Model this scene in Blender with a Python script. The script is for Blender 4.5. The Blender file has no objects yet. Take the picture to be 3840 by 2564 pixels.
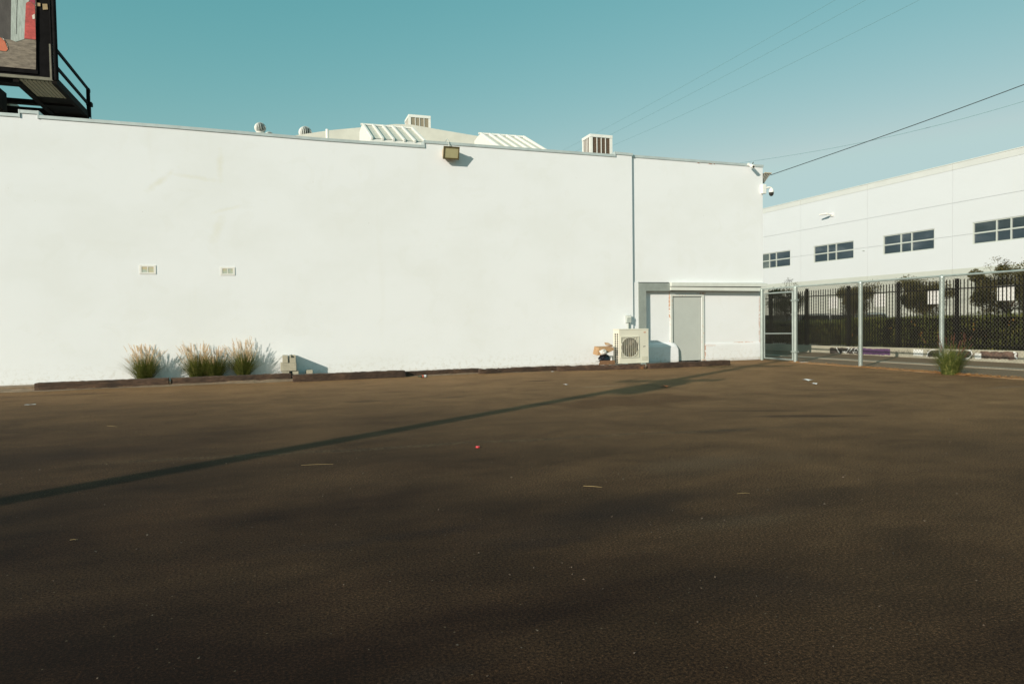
import bpy, bmesh, math, random
from mathutils import Vector, Matrix
random.seed(7)
R = math.radians
SC = bpy.context.scene
COL = SC.collection

# ------------------------------------------------------------------ survey of the place
# camera stands at (0,0,1.36); +X runs along the white wall, +Y towards it.
F = 2560.0; CX = 1920.0; CY = 1282.0; H = 1.36
ROLL = R(0.8135); PITCH = R(1.7753); YAW = R(18.7408)
def ray(p):
    a, b = p[0]-CX, -(p[1]-CY)
    c, s = math.cos(ROLL), math.sin(ROLL)
    x, y = a*c+b*s, -a*s+b*c
    fw = F*math.cos(PITCH)+y*math.sin(PITCH); up = -F*math.sin(PITCH)+y*math.cos(PITCH)
    c, s = math.cos(YAW), math.sin(YAW)
    return Vector((x*c+fw*s, -x*s+fw*c, up))
def G(x, y, z=0.0):
    r = ray((x, y)); t = (z-H)/r.z
    return Vector((r.x*t, r.y*t, z))
def PY(x, y, Y):
    r = ray((x, y)); t = Y/r.y
    return Vector((r.x*t, Y, H+r.z*t))
def PX(x, y, X):
    r = ray((x, y)); t = X/r.x
    return Vector((X, r.y*t, H+r.z*t))
WALL = 18.1          # face of the long white wall
SETB = 18.17         # face of the right bay
BACK = 18.27         # wall behind the grey header
SKY = ((.685,1.45,3.6),(1.90,.594,4.9),(1.57,.603,4.9))
SUN_AZ = 33.3; SUN_EL = 20.6      # direction the light travels (from +X) and elevation

# ------------------------------------------------------------------ materials
def nt(name):
    m = bpy.data.materials.new(name); m.use_nodes = True
    n = m.node_tree; n.nodes.clear()
    out = n.nodes.new('ShaderNodeOutputMaterial'); b = n.nodes.new('ShaderNodeBsdfPrincipled')
    n.links.new(b.outputs[0], out.inputs[0])
    return m, n, b
def col4(c): return (c[0], c[1], c[2], 1.0)
class N:
    """small helper round a node tree"""
    def __init__(s, n): s.n = n; s.p = n.nodes.new('ShaderNodeNewGeometry').outputs['Position']
    def link(s, a, b): s.n.links.new(a, b)
    def map(s, scale=(1,1,1), rot=(0,0,0), loc=(0,0,0)):
        m = s.n.nodes.new('ShaderNodeMapping'); s.link(s.p, m.inputs[0])
        m.inputs['Scale'].default_value = scale; m.inputs['Rotation'].default_value = rot; m.inputs['Location'].default_value = loc
        return m.outputs[0]
    def noise(s, scale, detail=3, rough=.55, vec=None, dist=0):
        t = s.n.nodes.new('ShaderNodeTexNoise'); s.link(vec or s.p, t.inputs['Vector'])
        t.inputs['Scale'].default_value = scale; t.inputs['Detail'].default_value = detail
        t.inputs['Roughness'].default_value = rough; t.inputs['Distortion'].default_value = dist
        return t.outputs['Fac']
    def voro(s, scale, vec=None, feature='F1'):
        t = s.n.nodes.new('ShaderNodeTexVoronoi'); t.feature = feature; s.link(vec or s.p, t.inputs['Vector'])
        t.inputs['Scale'].default_value = scale
        return t
    def ramp(s, fac, stops):
        r = s.n.nodes.new('ShaderNodeValToRGB'); s.link(fac, r.inputs[0])
        e = r.color_ramp.elements
        while len(e) < len(stops): e.new(.5)
        for i, (p, c) in enumerate(stops):
            e[i].position = p; e[i].color = col4(c) if not isinstance(c, (int, float)) else (c, c, c, 1)
        return r.outputs[0]
    def math(s, op, a, b=None, c=None, clamp=False):
        m = s.n.nodes.new('ShaderNodeMath'); m.operation = op; m.use_clamp = clamp
        for i, v in enumerate((a, b, c)):
            if v is None: continue
            if isinstance(v, (int, float)): m.inputs[i].default_value = v
            else: s.link(v, m.inputs[i])
        return m.outputs[0]
    def mix(s, fac, a, b, mode='MIX'):
        m = s.n.nodes.new('ShaderNodeMix'); m.data_type = 'RGBA'; m.blend_type = mode; m.clamp_factor = True
        for sock, v in ((m.inputs[0], fac), (m.inputs[6], a), (m.inputs[7], b)):
            if isinstance(v, (int, float)): sock.default_value = v if sock.type == 'VALUE' else (v, v, v, 1)
            elif isinstance(v, (tuple, list)): sock.default_value = col4(v)
            else: s.link(v, sock)
        return m.outputs[2]
    def xyz(s):
        x = s.n.nodes.new('ShaderNodeSeparateXYZ'); s.link(s.p, x.inputs[0]); return x.outputs
    def bump(s, b, height, strength=.3, dist=.01):
        k = s.n.nodes.new('ShaderNodeBump'); s.link(height, k.inputs['Height'])
        k.inputs['Strength'].default_value = strength; k.inputs['Distance'].default_value = dist
        s.link(k.outputs[0], b.inputs['Normal'])
    def ellipse(s, cx, cy, rx, ry, rot=0, soft=.5, wob=None):
        x, y, z = s.xyz(); c, q = math.cos(rot), math.sin(rot)
        dx = s.math('SUBTRACT', x, cx); dy = s.math('SUBTRACT', y, cy)
        u = s.math('ADD', s.math('MULTIPLY', dx, c/rx), s.math('MULTIPLY', dy, q/rx))
        v = s.math('ADD', s.math('MULTIPLY', dx, -q/ry), s.math('MULTIPLY', dy, c/ry))
        d = s.math('SQRT', s.math('ADD', s.math('MULTIPLY', u, u), s.math('MULTIPLY', v, v)))
        if wob is not None: d = s.math('ADD', d, s.math('MULTIPLY', s.math('SUBTRACT', wob, .5), 1.6))
        return s.math('DIVIDE', s.math('SUBTRACT', 1.0, d), soft, clamp=True)

def simple(name, c, rough=.6, metal=0.0, var=.15, scale=6, bump=0, bscale=40, spec=None, stretch=(1,1,1)):
    m, n, b = nt(name); k = N(n)
    v = k.map(scale=stretch) if stretch != (1,1,1) else None
    f = k.noise(scale, 5, .6, v)
    lo = tuple(x*(1-var) for x in c); hi = tuple(min(1, x*(1+var)) for x in c)
    k.link(k.ramp(f, [(.3, lo), (.7, hi)]), b.inputs['Base Color'])
    b.inputs['Roughness'].default_value = rough; b.inputs['Metallic'].default_value = metal
    if spec is not None: b.inputs['Specular IOR Level'].default_value = spec
    if bump: k.bump(b, k.noise(bscale, 4, .6, v), bump, .006)
    return m

def stucco(name, base=(.765,.795,.82), stain=(.70,.725,.72), low=True):
    m, n, b = nt(name); k = N(n)
    big = k.noise(.45, 5, .55, k.map((1,1,1.6), loc=(3.1,0,1.7)))
    c = k.ramp(big, [(.38, stain), (.55, base), (.75, tuple(min(1,x*1.035) for x in base))])
    c = k.mix(.35, base, c)
    streak = k.noise(2.2, 4, .6, k.map((1.0,1,.12)))
    c = k.mix(k.math('MULTIPLY', k.ramp(streak, [(.58,0),(.75,1)]), .10), c, (.62,.62,.54))
    pat = k.noise(1.4, 3, .5, k.map((1,1,1), loc=(0,0,9)), dist=.8)
    c = k.mix(k.math('MULTIPLY', k.ramp(pat, [(.60,0),(.64,1)]), .13 if low else 0.0), c, (.69,.71,.69))
    if low:
        # old yellowish patch outlines high on the wall and a slightly dirtier far end
        tr = [(PY(560,810,WALL), PY(830,660,WALL)), ]
        for (px, py, rx, rz, ang, st) in ((600,680,.55,.10,.7,.42), (730,665,.65,.07,-.12,.34), (826,620,.10,.45,0,.40),
                                         (815,860,.16,.45,-.35,.34), (850,785,.40,.06,.3,.3)):
            q = PY(px, py, WALL); x, y, z = k.xyz()
            dx = k.math('SUBTRACT', x, q.x); dz = k.math('SUBTRACT', z, q.z)
            cc, ss = math.cos(ang), math.sin(ang)
            u = k.math('ADD', k.math('MULTIPLY', dx, cc/rx), k.math('MULTIPLY', dz, ss/rx))
            v = k.math('ADD', k.math('MULTIPLY', dx, -ss/rz), k.math('MULTIPLY', dz, cc/rz))
            d = k.math('SQRT', k.math('ADD', k.math('MULTIPLY', u, u), k.math('MULTIPLY', v, v)))
            d = k.math('ADD', d, k.math('MULTIPLY', k.math('SUBTRACT', k.noise(7, 4), .5), 1.4))
            c = k.mix(k.math('MULTIPLY', k.math('SUBTRACT', 1.0, d, clamp=True), st), c, (.66,.65,.53))
        z = k.xyz()[2]
        dirt = k.math('MULTIPLY', k.math('SUBTRACT', 1.0, k.math('DIVIDE', z, .55), clamp=True), k.ramp(k.noise(9, 5, .7), [(.5,0),(.72,1)]))
        c = k.mix(k.math('MULTIPLY', dirt, .55), c, (.42,.38,.29))
        sm = k.math('SUBTRACT', 1.0, k.math('DIVIDE', z, .12), clamp=True)
        c = k.mix(k.math('MULTIPLY', sm, .5), c, (.40,.34,.25))
        x, y_, z_ = k.xyz(); rn = k.noise(16, 5, .75)
        for (xa, za, rxx, rzz, am) in ((11.31,1.75,.035,.5,.9), (12.55,.3,.035,.38,.9), (12.45,2.13,.22,.03,.9), (14.64,1.2,.05,1.0,.5), (14.05,.575,.5,.02,.6), (11.36,.66,.07,.05,.8), (12.75,.5,.25,.05,.25)):
            dx = k.math('DIVIDE', k.math('SUBTRACT', x, xa), rxx); dz = k.math('DIVIDE', k.math('SUBTRACT', z_, za), rzz)
            d = k.math('ADD', k.math('MULTIPLY', dx, dx), k.math('MULTIPLY', dz, dz))
            f = k.math('MULTIPLY', k.math('SUBTRACT', 1.0, d, clamp=True), k.ramp(rn, [(.44,0),(.54,1)]))
            c = k.mix(k.math('MULTIPLY', k.math('MULTIPLY', f, 2.0, clamp=True), am), c, (.50,.24,.13))
        sp = k.voro(2.1).outputs['Distance']
        c = k.mix(k.math('MULTIPLY', k.ramp(sp, [(.012,1),(.02,0)]), .6), c, (.35,.32,.25))
    k.link(c, b.inputs['Base Color']); b.inputs['Roughness'].default_value = .85
    b.inputs['Specular IOR Level'].default_value = .2
    h = k.math('ADD', k.noise(55, 4, .6), k.math('MULTIPLY', k.noise(4, 3), 1.2))
    k.bump(b, h, .35, .006)
    return m

M = {}
M['stucco'] = stucco('white_stucco')
M['facade'] = stucco('painted_concrete', (.575,.61,.635), (.56,.595,.615), low=False)
M['facade_cream'] = simple('cream_band', (.55,.575,.56), .8, var=.04, scale=1)
M['facade_grey'] = simple('grey_base_band', (.40,.415,.37), .8, var=.06, scale=1)
M['coping'] = simple('galvanised_coping', (.50,.56,.56), .45, .25, .12, 4)
M['trim'] = simple('painted_trim', (.62,.65,.61), .6, var=.06, scale=3)
M['grey_steel'] = simple('grey_painted_steel', (.26,.295,.275), .55, .0, .12, 5, .1)
M['door'] = simple('grey_door_paint', (.47,.505,.48), .5, 0, .05, 2)
M['rust'] = simple('rust', (.32,.13,.06), .9, 0, .5, 25)
M['roofcream'] = simple('roof_coating', (.64,.63,.56), .85, 0, .08, 1.5, .2, 20)
M['roofdeck'] = simple('roof_felt', (.45,.44,.40), .9, 0, .1, 2)
M['white'] = simple('white_paint', (.74,.74,.70), .5, 0, .04, 5)
M['skypanel'] = simple('fibreglass_panel', (.57,.56,.48), .5, 0, .12, 8)
M['cooler_pad'] = simple('cooler_pad', (.10,.066,.042), .9, 0, .75, 9, .5, 60, stretch=(3,3,14))
M['cooler_pad_grey'] = simple('cooler_louvre', (.26,.225,.16), .8, 0, .18, 40, stretch=(1,1,6))
M['black'] = simple('black_steel', (.006,.0055,.006), .8, 0, .4, 5, spec=.08)
M['brownblack'] = simple('dark_brown_steel', (.010,.008,.007), .8, 0, .5, 4, spec=.08)
M['galv'] = simple('galvanised_pipe', (.36,.42,.40), .42, .45, .14, 7, .05)
M['wire'] = simple('galvanised_wire', (.17,.17,.14), .5, .5, .1, 5)
M['wood'] = None
M['plastic'] = simple('cream_casing', (.66,.65,.55), .45, 0, .05, 3)
M['plastic_side'] = simple('cream_grille', (.56,.55,.45), .5, 0, .05, 3)
M['dark'] = simple('dark_cavity', (.02,.018,.014), .7, 0, .3, 10)
M['fan'] = simple('fan_brown', (.10,.075,.04), .5, 0, .3, 10)
M['cmu'] = simple('concrete_block', (.40,.37,.285), .9, 0, .14, 12, .6, 90)
M['paper'] = simple('paper', (.62,.63,.62), .8, 0, .05, 20)
M['card'] = simple('cardboard', (.40,.25,.13), .85, 0, .2, 12)
M['card_dark'] = simple('cardboard_dark', (.17,.085,.04), .85, 0, .3, 12)
M['bag'] = simple('plastic_bag', (.62,.60,.56), .3, 0, .15, 14, .8, 25)
M['blackbag'] = simple('black_bag', (.012,.014,.02), .25, 0, .5, 14, .8, 25)
M['red'] = simple('red_plastic', (.55,.02,.03), .4, 0, .1, 20)
M['redlabel'] = simple('red_label', (.45,.12,.07), .6, 0, .1, 20)
M['straw'] = simple('straw', (.36,.26,.12), .8, 0, .2, 20)
M['leaf_orange'] = simple('dry_leaf', (.35,.12,.04), .8, 0, .3, 30)
M['whitecam'] = simple('white_camera_plastic', (.80,.81,.77), .35, 0, .02, 5)
M['dome'] = simple('smoked_dome', (.035,.034,.03), .08, 0, .1, 5)
M['ledgrey'] = simple('grey_fins', (.12,.12,.10), .5, .3, .2, 9)
M['lampcase'] = simple('olive_lamp_case', (.11,.085,.035), .5, 0, .2, 9)
M['lamplens'] = simple('yellowed_lens', (.46,.43,.25), .35, 0, .08, 5)
M['lampback'] = simple('cream_lamp_body', (.50,.42,.30), .5, 0, .1, 9)
M['concrete'] = simple('concrete', (.34,.32,.25), .9, 0, .15, 3, .4, 40)
M['gutter'] = simple('gutter_concrete', (.32,.27,.20), .9, 0, .2, 3, .4, 40)
M['purple'] = simple('purple_paint', (.085,.035,.115), .6, 0, .35, 9)
M['gblack'] = simple('black_paint', (.035,.028,.025), .6, 0, .5, 6)
M['gwhite'] = simple('white_spray', (.66,.68,.66), .6, 0, .1, 9)
M['carbody'] = simple('dark_car_paint', (.02,.022,.026), .25, 0, .2, 3)
M['carroof'] = simple('silver_car_paint', (.42,.43,.42), .35, .2, .05, 3)
M['carglass'] = simple('car_glass', (.012,.014,.016), .06, 0, .1, 3)
M['tyre'] = simple('rubber', (.015,.015,.015), .8, 0, .2, 9)
M['bark'] = simple('bark', (.09,.06,.04), .9, 0, .3, 12, .5)
M['polewood'] = simple('pole_wood', (.12,.08,.05), .9, 0, .3, 6, .4)
M['conduit'] = simple('grey_conduit', (.46,.50,.47), .5, .2, .06, 7)
M['orange'] = simple('orange_lamp', (.7,.22,.03), .4, 0, .1, 7)
M['ceramic'] = simple('insulator', (.3,.3,.3), .3, 0, .1, 7)
M['wirecable'] = simple('cable_sheath', (.03,.045,.05), .6, 0, .1, 7)
M['wirecable_far'] = simple('aluminium_conductor', (.16,.30,.32), .5, 0, .1, 7)

def rusty(name, base, thr):
    m, n, b = nt(name); k = N(n)
    c = k.mix(k.ramp(k.noise(9, 5, .7), [(thr+.05,0),(thr+.10,1)]), base, (.62,.36,.22))
    c = k.mix(k.ramp(k.noise(14, 5, .75, k.map((1,1,1), loc=(3,0,2))), [(thr+.09,0),(thr+.14,1)]), c, (.28,.11,.05))
    k.link(c, b.inputs['Base Color']); b.inputs['Roughness'].default_value = .8
    return m
def leafmat(name, stops, scale=9, trans=.35):
    m = bpy.data.materials.new(name); m.use_nodes = True; n = m.node_tree; n.nodes.clear()
    out = n.nodes.new('ShaderNodeOutputMaterial'); k = N(n)
    f = k.noise(scale, 2, .8)
    f2 = k.noise(scale*12, 1, .5)
    c = k.ramp(k.math('ADD', k.math('MULTIPLY', f, .6), k.math('MULTIPLY', f2, .4)), stops)
    d = n.nodes.new('ShaderNodeBsdfPrincipled'); k.link(c, d.inputs['Base Color']); d.inputs['Roughness'].default_value = .7; d.inputs['Specular IOR Level'].default_value = .1
    t = n.nodes.new('ShaderNodeBsdfTranslucent'); k.link(c, t.inputs[0])
    mx = n.nodes.new('ShaderNodeMixShader'); mx.inputs[0].default_value = trans
    k.link(d.outputs[0], mx.inputs[1]); k.link(t.outputs[0], mx.inputs[2]); k.link(mx.outputs[0], out.inputs[0])
    return m
M['blade'] = leafmat('grass_blade', [(.35,(.055,.075,.016)),(.5,(.13,.155,.036)),(.65,(.34,.30,.10))], 14)
M['plume'] = leafmat('grass_plume', [(.35,(.62,.43,.27)),(.5,(.82,.65,.45)),(.66,(.88,.80,.60))], 14, .5)
M['plume_red'] = leafmat('burgundy_plume', [(.35,(.12,.04,.03)),(.6,(.30,.13,.09))], 14, .4)
M['hedge'] = leafmat('hedge_leaf', [(.33,(.030,.040,.012)),(.47,(.085,.105,.024)),(.58,(.18,.19,.04)),(.68,(.40,.34,.07))], 3)
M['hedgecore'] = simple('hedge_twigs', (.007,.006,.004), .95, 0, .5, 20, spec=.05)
M['treeleaf'] = leafmat('tree_leaf', [(.35,(.030,.029,.011)),(.5,(.085,.078,.028)),(.62,(.18,.15,.055)),(.7,(.34,.22,.09))], 4, .35)
M['flower'] = leafmat('flower', [(.4,(.55,.16,.04)),(.6,(.6,.36,.05))], 4)
M['litter'] = leafmat('leaf_litter', [(.35,(.20,.085,.025)),(.5,(.50,.24,.08)),(.66,(.70,.46,.20))], 10, .1)

def wood():
    m, n, b = nt('weathered_timber'); k = N(n)
    g = k.noise(9, 6, .7, k.map((.35,5,5)), .6)
    big = k.noise(1.5, 4, .6, k.map((1,1,1), loc=(4,0,0)))
    c = k.ramp(g, [(.3,(.022,.013,.008)),(.5,(.07,.04,.025)),(.68,(.15,.09,.055))])
    c = k.mix(k.ramp(big, [(.42,0),(.6,1)]), c, k.mix(.6, c, (.022,.016,.012)))
    o = PY(2372,1378,16.9)
    x, y, z = k.xyz()
    e = k.ellipse(o.x, 16.8, .13, .5, 0, .4, k.noise(9, 3))
    e = k.math('MULTIPLY', e, k.math('SUBTRACT', 1.0, k.math('DIVIDE', z, .10), clamp=True))
    c = k.mix(k.math('MULTIPLY', e, .7), c, (.34,.13,.03))
    k.link(c, b.inputs['Base Color']); b.inputs['Roughness'].default_value = .9
    k.bump(b, g, .8, .012)
    return m
M['wood'] = wood()

def asphalt():
    m, n, b = nt('asphalt'); k = N(n)
    big = k.noise(.30, 6, .6, k.map((.55,1.25,1), rot=(0,0,R(12))), .9)
    mid = k.noise(1.7, 5, .6, k.map((.7,1.3,1)))
    fine = k.noise(70, 3, .7); vf = k.noise(190, 2, .7)
    new = k.ramp(big, [(.32,(.0080,.0036,.0019)),(.46,(.0120,.0053,.0028)),(.56,(.0155,.0068,.0036)),(.70,(.020,.0088,.0046))])  # dark end of the brightness falloff painted into the asphalt
    pale_tone = k.ramp(big, [(.32,(.108,.062,.030)),(.46,(.135,.077,.037)),(.58,(.157,.090,.043)),(.70,(.178,.102,.049))])  # bright end of the same painted falloff
    # brightness falloff painted in: dark near camera and left, pale by gate and wall
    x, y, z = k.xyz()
    falloff = k.math('ADD', k.math('ADD', k.math('MULTIPLY', y, .062), k.math('MULTIPLY', x, .070)), k.math('MULTIPLY', k.math('SUBTRACT', k.noise(.55, 5, .62, k.map((.6,1.3,1), loc=(2,5,0))), .5), .8))
    falloff = k.math('SUBTRACT', falloff, .16, clamp=True)
    c = k.mix(falloff, new, pale_tone)  # new is only the dark tone of the painted falloff
    c = k.mix(.45, c, k.mix(falloff, k.ramp(mid, [(.35,(.010,.0044,.0023)),(.65,(.020,.0088,.0046))]), k.ramp(mid, [(.35,(.115,.066,.032)),(.65,(.175,.100,.048))])))
    # rusty and greenish tints drifting over the surface
    c = k.mix(k.math('MULTIPLY', k.ramp(k.noise(.9, 4, .6, k.map((1,1,1), loc=(9,2,0))), [(.52,0),(.7,1)]), .12), c, (.085,.040,.017))
    x, y, z = k.xyz()
    wob = k.noise(1.3, 4, .6); wob2 = k.noise(3.5, 4, .65)
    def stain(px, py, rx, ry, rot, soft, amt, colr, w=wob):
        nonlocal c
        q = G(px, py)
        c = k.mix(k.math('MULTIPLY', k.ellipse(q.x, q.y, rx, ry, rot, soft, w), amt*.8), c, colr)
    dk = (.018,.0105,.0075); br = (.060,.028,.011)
    # vignette and wall bounce painted in: colour turns paler towards the wall
    bounce_tone = k.math('MULTIPLY', k.math('DIVIDE', k.math('SUBTRACT', k.math('ADD', y, k.math('MULTIPLY', wob, 3.0)), 11.0), 8.0, clamp=True), .62)
    c = k.mix(bounce_tone, c, (.215,.125,.058))
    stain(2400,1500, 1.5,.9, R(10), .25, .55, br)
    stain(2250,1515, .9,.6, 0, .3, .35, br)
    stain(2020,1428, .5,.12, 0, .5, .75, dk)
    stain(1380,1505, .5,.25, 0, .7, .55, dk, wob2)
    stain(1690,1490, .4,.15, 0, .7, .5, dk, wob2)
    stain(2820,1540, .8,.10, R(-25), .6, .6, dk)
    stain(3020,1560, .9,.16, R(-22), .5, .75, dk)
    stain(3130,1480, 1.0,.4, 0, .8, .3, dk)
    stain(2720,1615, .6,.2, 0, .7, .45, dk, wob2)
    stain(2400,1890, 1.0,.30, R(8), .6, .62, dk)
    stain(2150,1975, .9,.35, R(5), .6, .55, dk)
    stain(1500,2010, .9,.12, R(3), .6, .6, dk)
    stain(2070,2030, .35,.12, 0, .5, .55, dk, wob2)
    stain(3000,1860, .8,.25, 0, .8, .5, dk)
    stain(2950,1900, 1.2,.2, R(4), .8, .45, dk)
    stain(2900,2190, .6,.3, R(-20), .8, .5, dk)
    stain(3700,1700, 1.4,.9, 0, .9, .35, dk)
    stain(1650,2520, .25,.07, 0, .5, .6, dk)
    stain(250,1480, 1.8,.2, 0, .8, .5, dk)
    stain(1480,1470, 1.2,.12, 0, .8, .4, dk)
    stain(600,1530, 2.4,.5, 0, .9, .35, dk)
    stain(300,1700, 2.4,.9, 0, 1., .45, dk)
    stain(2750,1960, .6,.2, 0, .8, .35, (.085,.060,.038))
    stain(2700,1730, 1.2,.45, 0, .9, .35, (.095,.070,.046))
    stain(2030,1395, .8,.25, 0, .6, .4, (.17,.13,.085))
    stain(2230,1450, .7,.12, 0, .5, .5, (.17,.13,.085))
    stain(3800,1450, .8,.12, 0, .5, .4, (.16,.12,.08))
    # pale bedding line of coarse stones across the lot
    l0, l1 = G(300,1740), G(2600,1616)
    dx, dy = l1.x-l0.x, l1.y-l0.y; L = math.hypot(dx, dy)
    v = k.math('ABSOLUTE', k.math('ADD', k.math('ADD', k.math('MULTIPLY', k.math('SUBTRACT', x, l0.x), -dy/L), k.math('MULTIPLY', k.math('SUBTRACT', y, l0.y), dx/L)), k.math('MULTIPLY', k.math('SUBTRACT', k.noise(.8, 3), .5), .5)))
    ln = k.math('SUBTRACT', 1.0, k.math('DIVIDE', v, .09), clamp=True)
    xx = k.math('MULTIPLY', k.math('DIVIDE', k.math('SUBTRACT', x, -2.0), 1.0, clamp=True), k.math('DIVIDE', k.math('SUBTRACT', 6.4, x), 1.0, clamp=True))
    ln = k.math('MULTIPLY', ln, xx)
    c = k.mix(k.math('MULTIPLY', k.math('MULTIPLY', ln, k.ramp(k.noise(28, 3, .7), [(.42,0),(.62,1)])), .6), c, (.15,.11,.065))
    c = k.mix(k.math('MULTIPLY', k.math('MULTIPLY', ln, k.ramp(k.noise(5, 3, .7), [(.45,1),(.6,0)])), .5), c, dk)
    # aggregate
    grain = k.noise(75, 8, .80)
    c = k.mix(1.0, c, k.ramp(grain, [(.38,.50),(.5,1.0),(.62,1.75)]), 'MULTIPLY')
    blot = k.noise(.85, 7, .68, k.map((1,1.15,1), rot=(0,0,R(-8)), loc=(1,7,0)), .6)
    c = k.mix(1.0, c, k.ramp(blot, [(.34,.78),(.5,1.0),(.66,1.18)]), 'MULTIPLY')
    c = k.mix(1.0, c, k.ramp(fine, [(.36,.45),(.5,1.0),(.64,1.8)]), 'MULTIPLY')
    c = k.mix(.8, c, k.ramp(vf, [(.34,.35),(.5,1.0),(.66,2.0)]), 'MULTIPLY')
    sp = k.voro(11).outputs['Distance']
    c = k.mix(k.math('MULTIPLY', k.ramp(sp, [(.035,1),(.06,0)]), .55), c, (.20,.155,.10))
    sp2 = k.voro(2.6).outputs['Distance']
    c = k.mix(k.math('MULTIPLY', k.ramp(sp2, [(.009,1),(.013,0)]), .6), c, (.32,.28,.22))
    k.link(c, b.inputs['Base Color']); b.inputs['Roughness'].default_value = .92
    b.inputs['Specular IOR Level'].default_value = .12
    h = k.math('ADD', k.math('ADD', k.noise(90, 4, .75), k.math('MULTIPLY', vf, .6)), k.math('MULTIPLY', mid, 1.5))
    k.bump(b, h, .3, .010)
    return m
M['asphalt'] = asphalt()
M['road'] = simple('road_asphalt', (.165,.105,.056), .92, 0, .22, 2.5, .6, 60, stretch=(1,.5,1))
M['dirt'] = simple('dirt', (.20,.14,.085), .95, 0, .3, 9, .7, 40)
M['yard'] = simple('yard_concrete', (.20,.18,.14), .95, 0, .2, 2)

def glass_mat():
    m = bpy.data.materials.new('tinted_window_glass'); m.use_nodes = True; n = m.node_tree; n.nodes.clear()
    k = N(n); out = n.nodes.new('ShaderNodeOutputMaterial')
    d = n.nodes.new('ShaderNodeBsdfDiffuse'); k.link(k.ramp(k.noise(.9, 3, .6, k.map((1,.8,2.5))), [(.40,(.010,.012,.018)),(.55,(.030,.034,.044)),(.68,(.075,.082,.095))]), d.inputs[0])
    g = n.nodes.new('ShaderNodeBsdfGlossy'); g.inputs['Color'].default_value = (.9,.95,1,1); g.inputs['Roughness'].default_value = .015
    mx = n.nodes.new('ShaderNodeMixShader'); mx.inputs[0].default_value = .27
    k.link(d.outputs[0], mx.inputs[1]); k.link(g.outputs[0], mx.inputs[2]); k.link(mx.outputs[0], out.inputs[0])
    return m
M['glass'] = glass_mat()
def ventglass():
    m, n, b = nt('frosted_vent_pane'); k = N(n)
    c = k.ramp(k.noise(5, 2, .5), [(.35,(.42,.50,.46)),(.5,(.50,.50,.36)),(.65,(.58,.47,.30))])
    k.link(c, b.inputs['Base Color']); b.inputs['Roughness'].default_value = .3
    return m
M['ventpane'] = ventglass()

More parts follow.
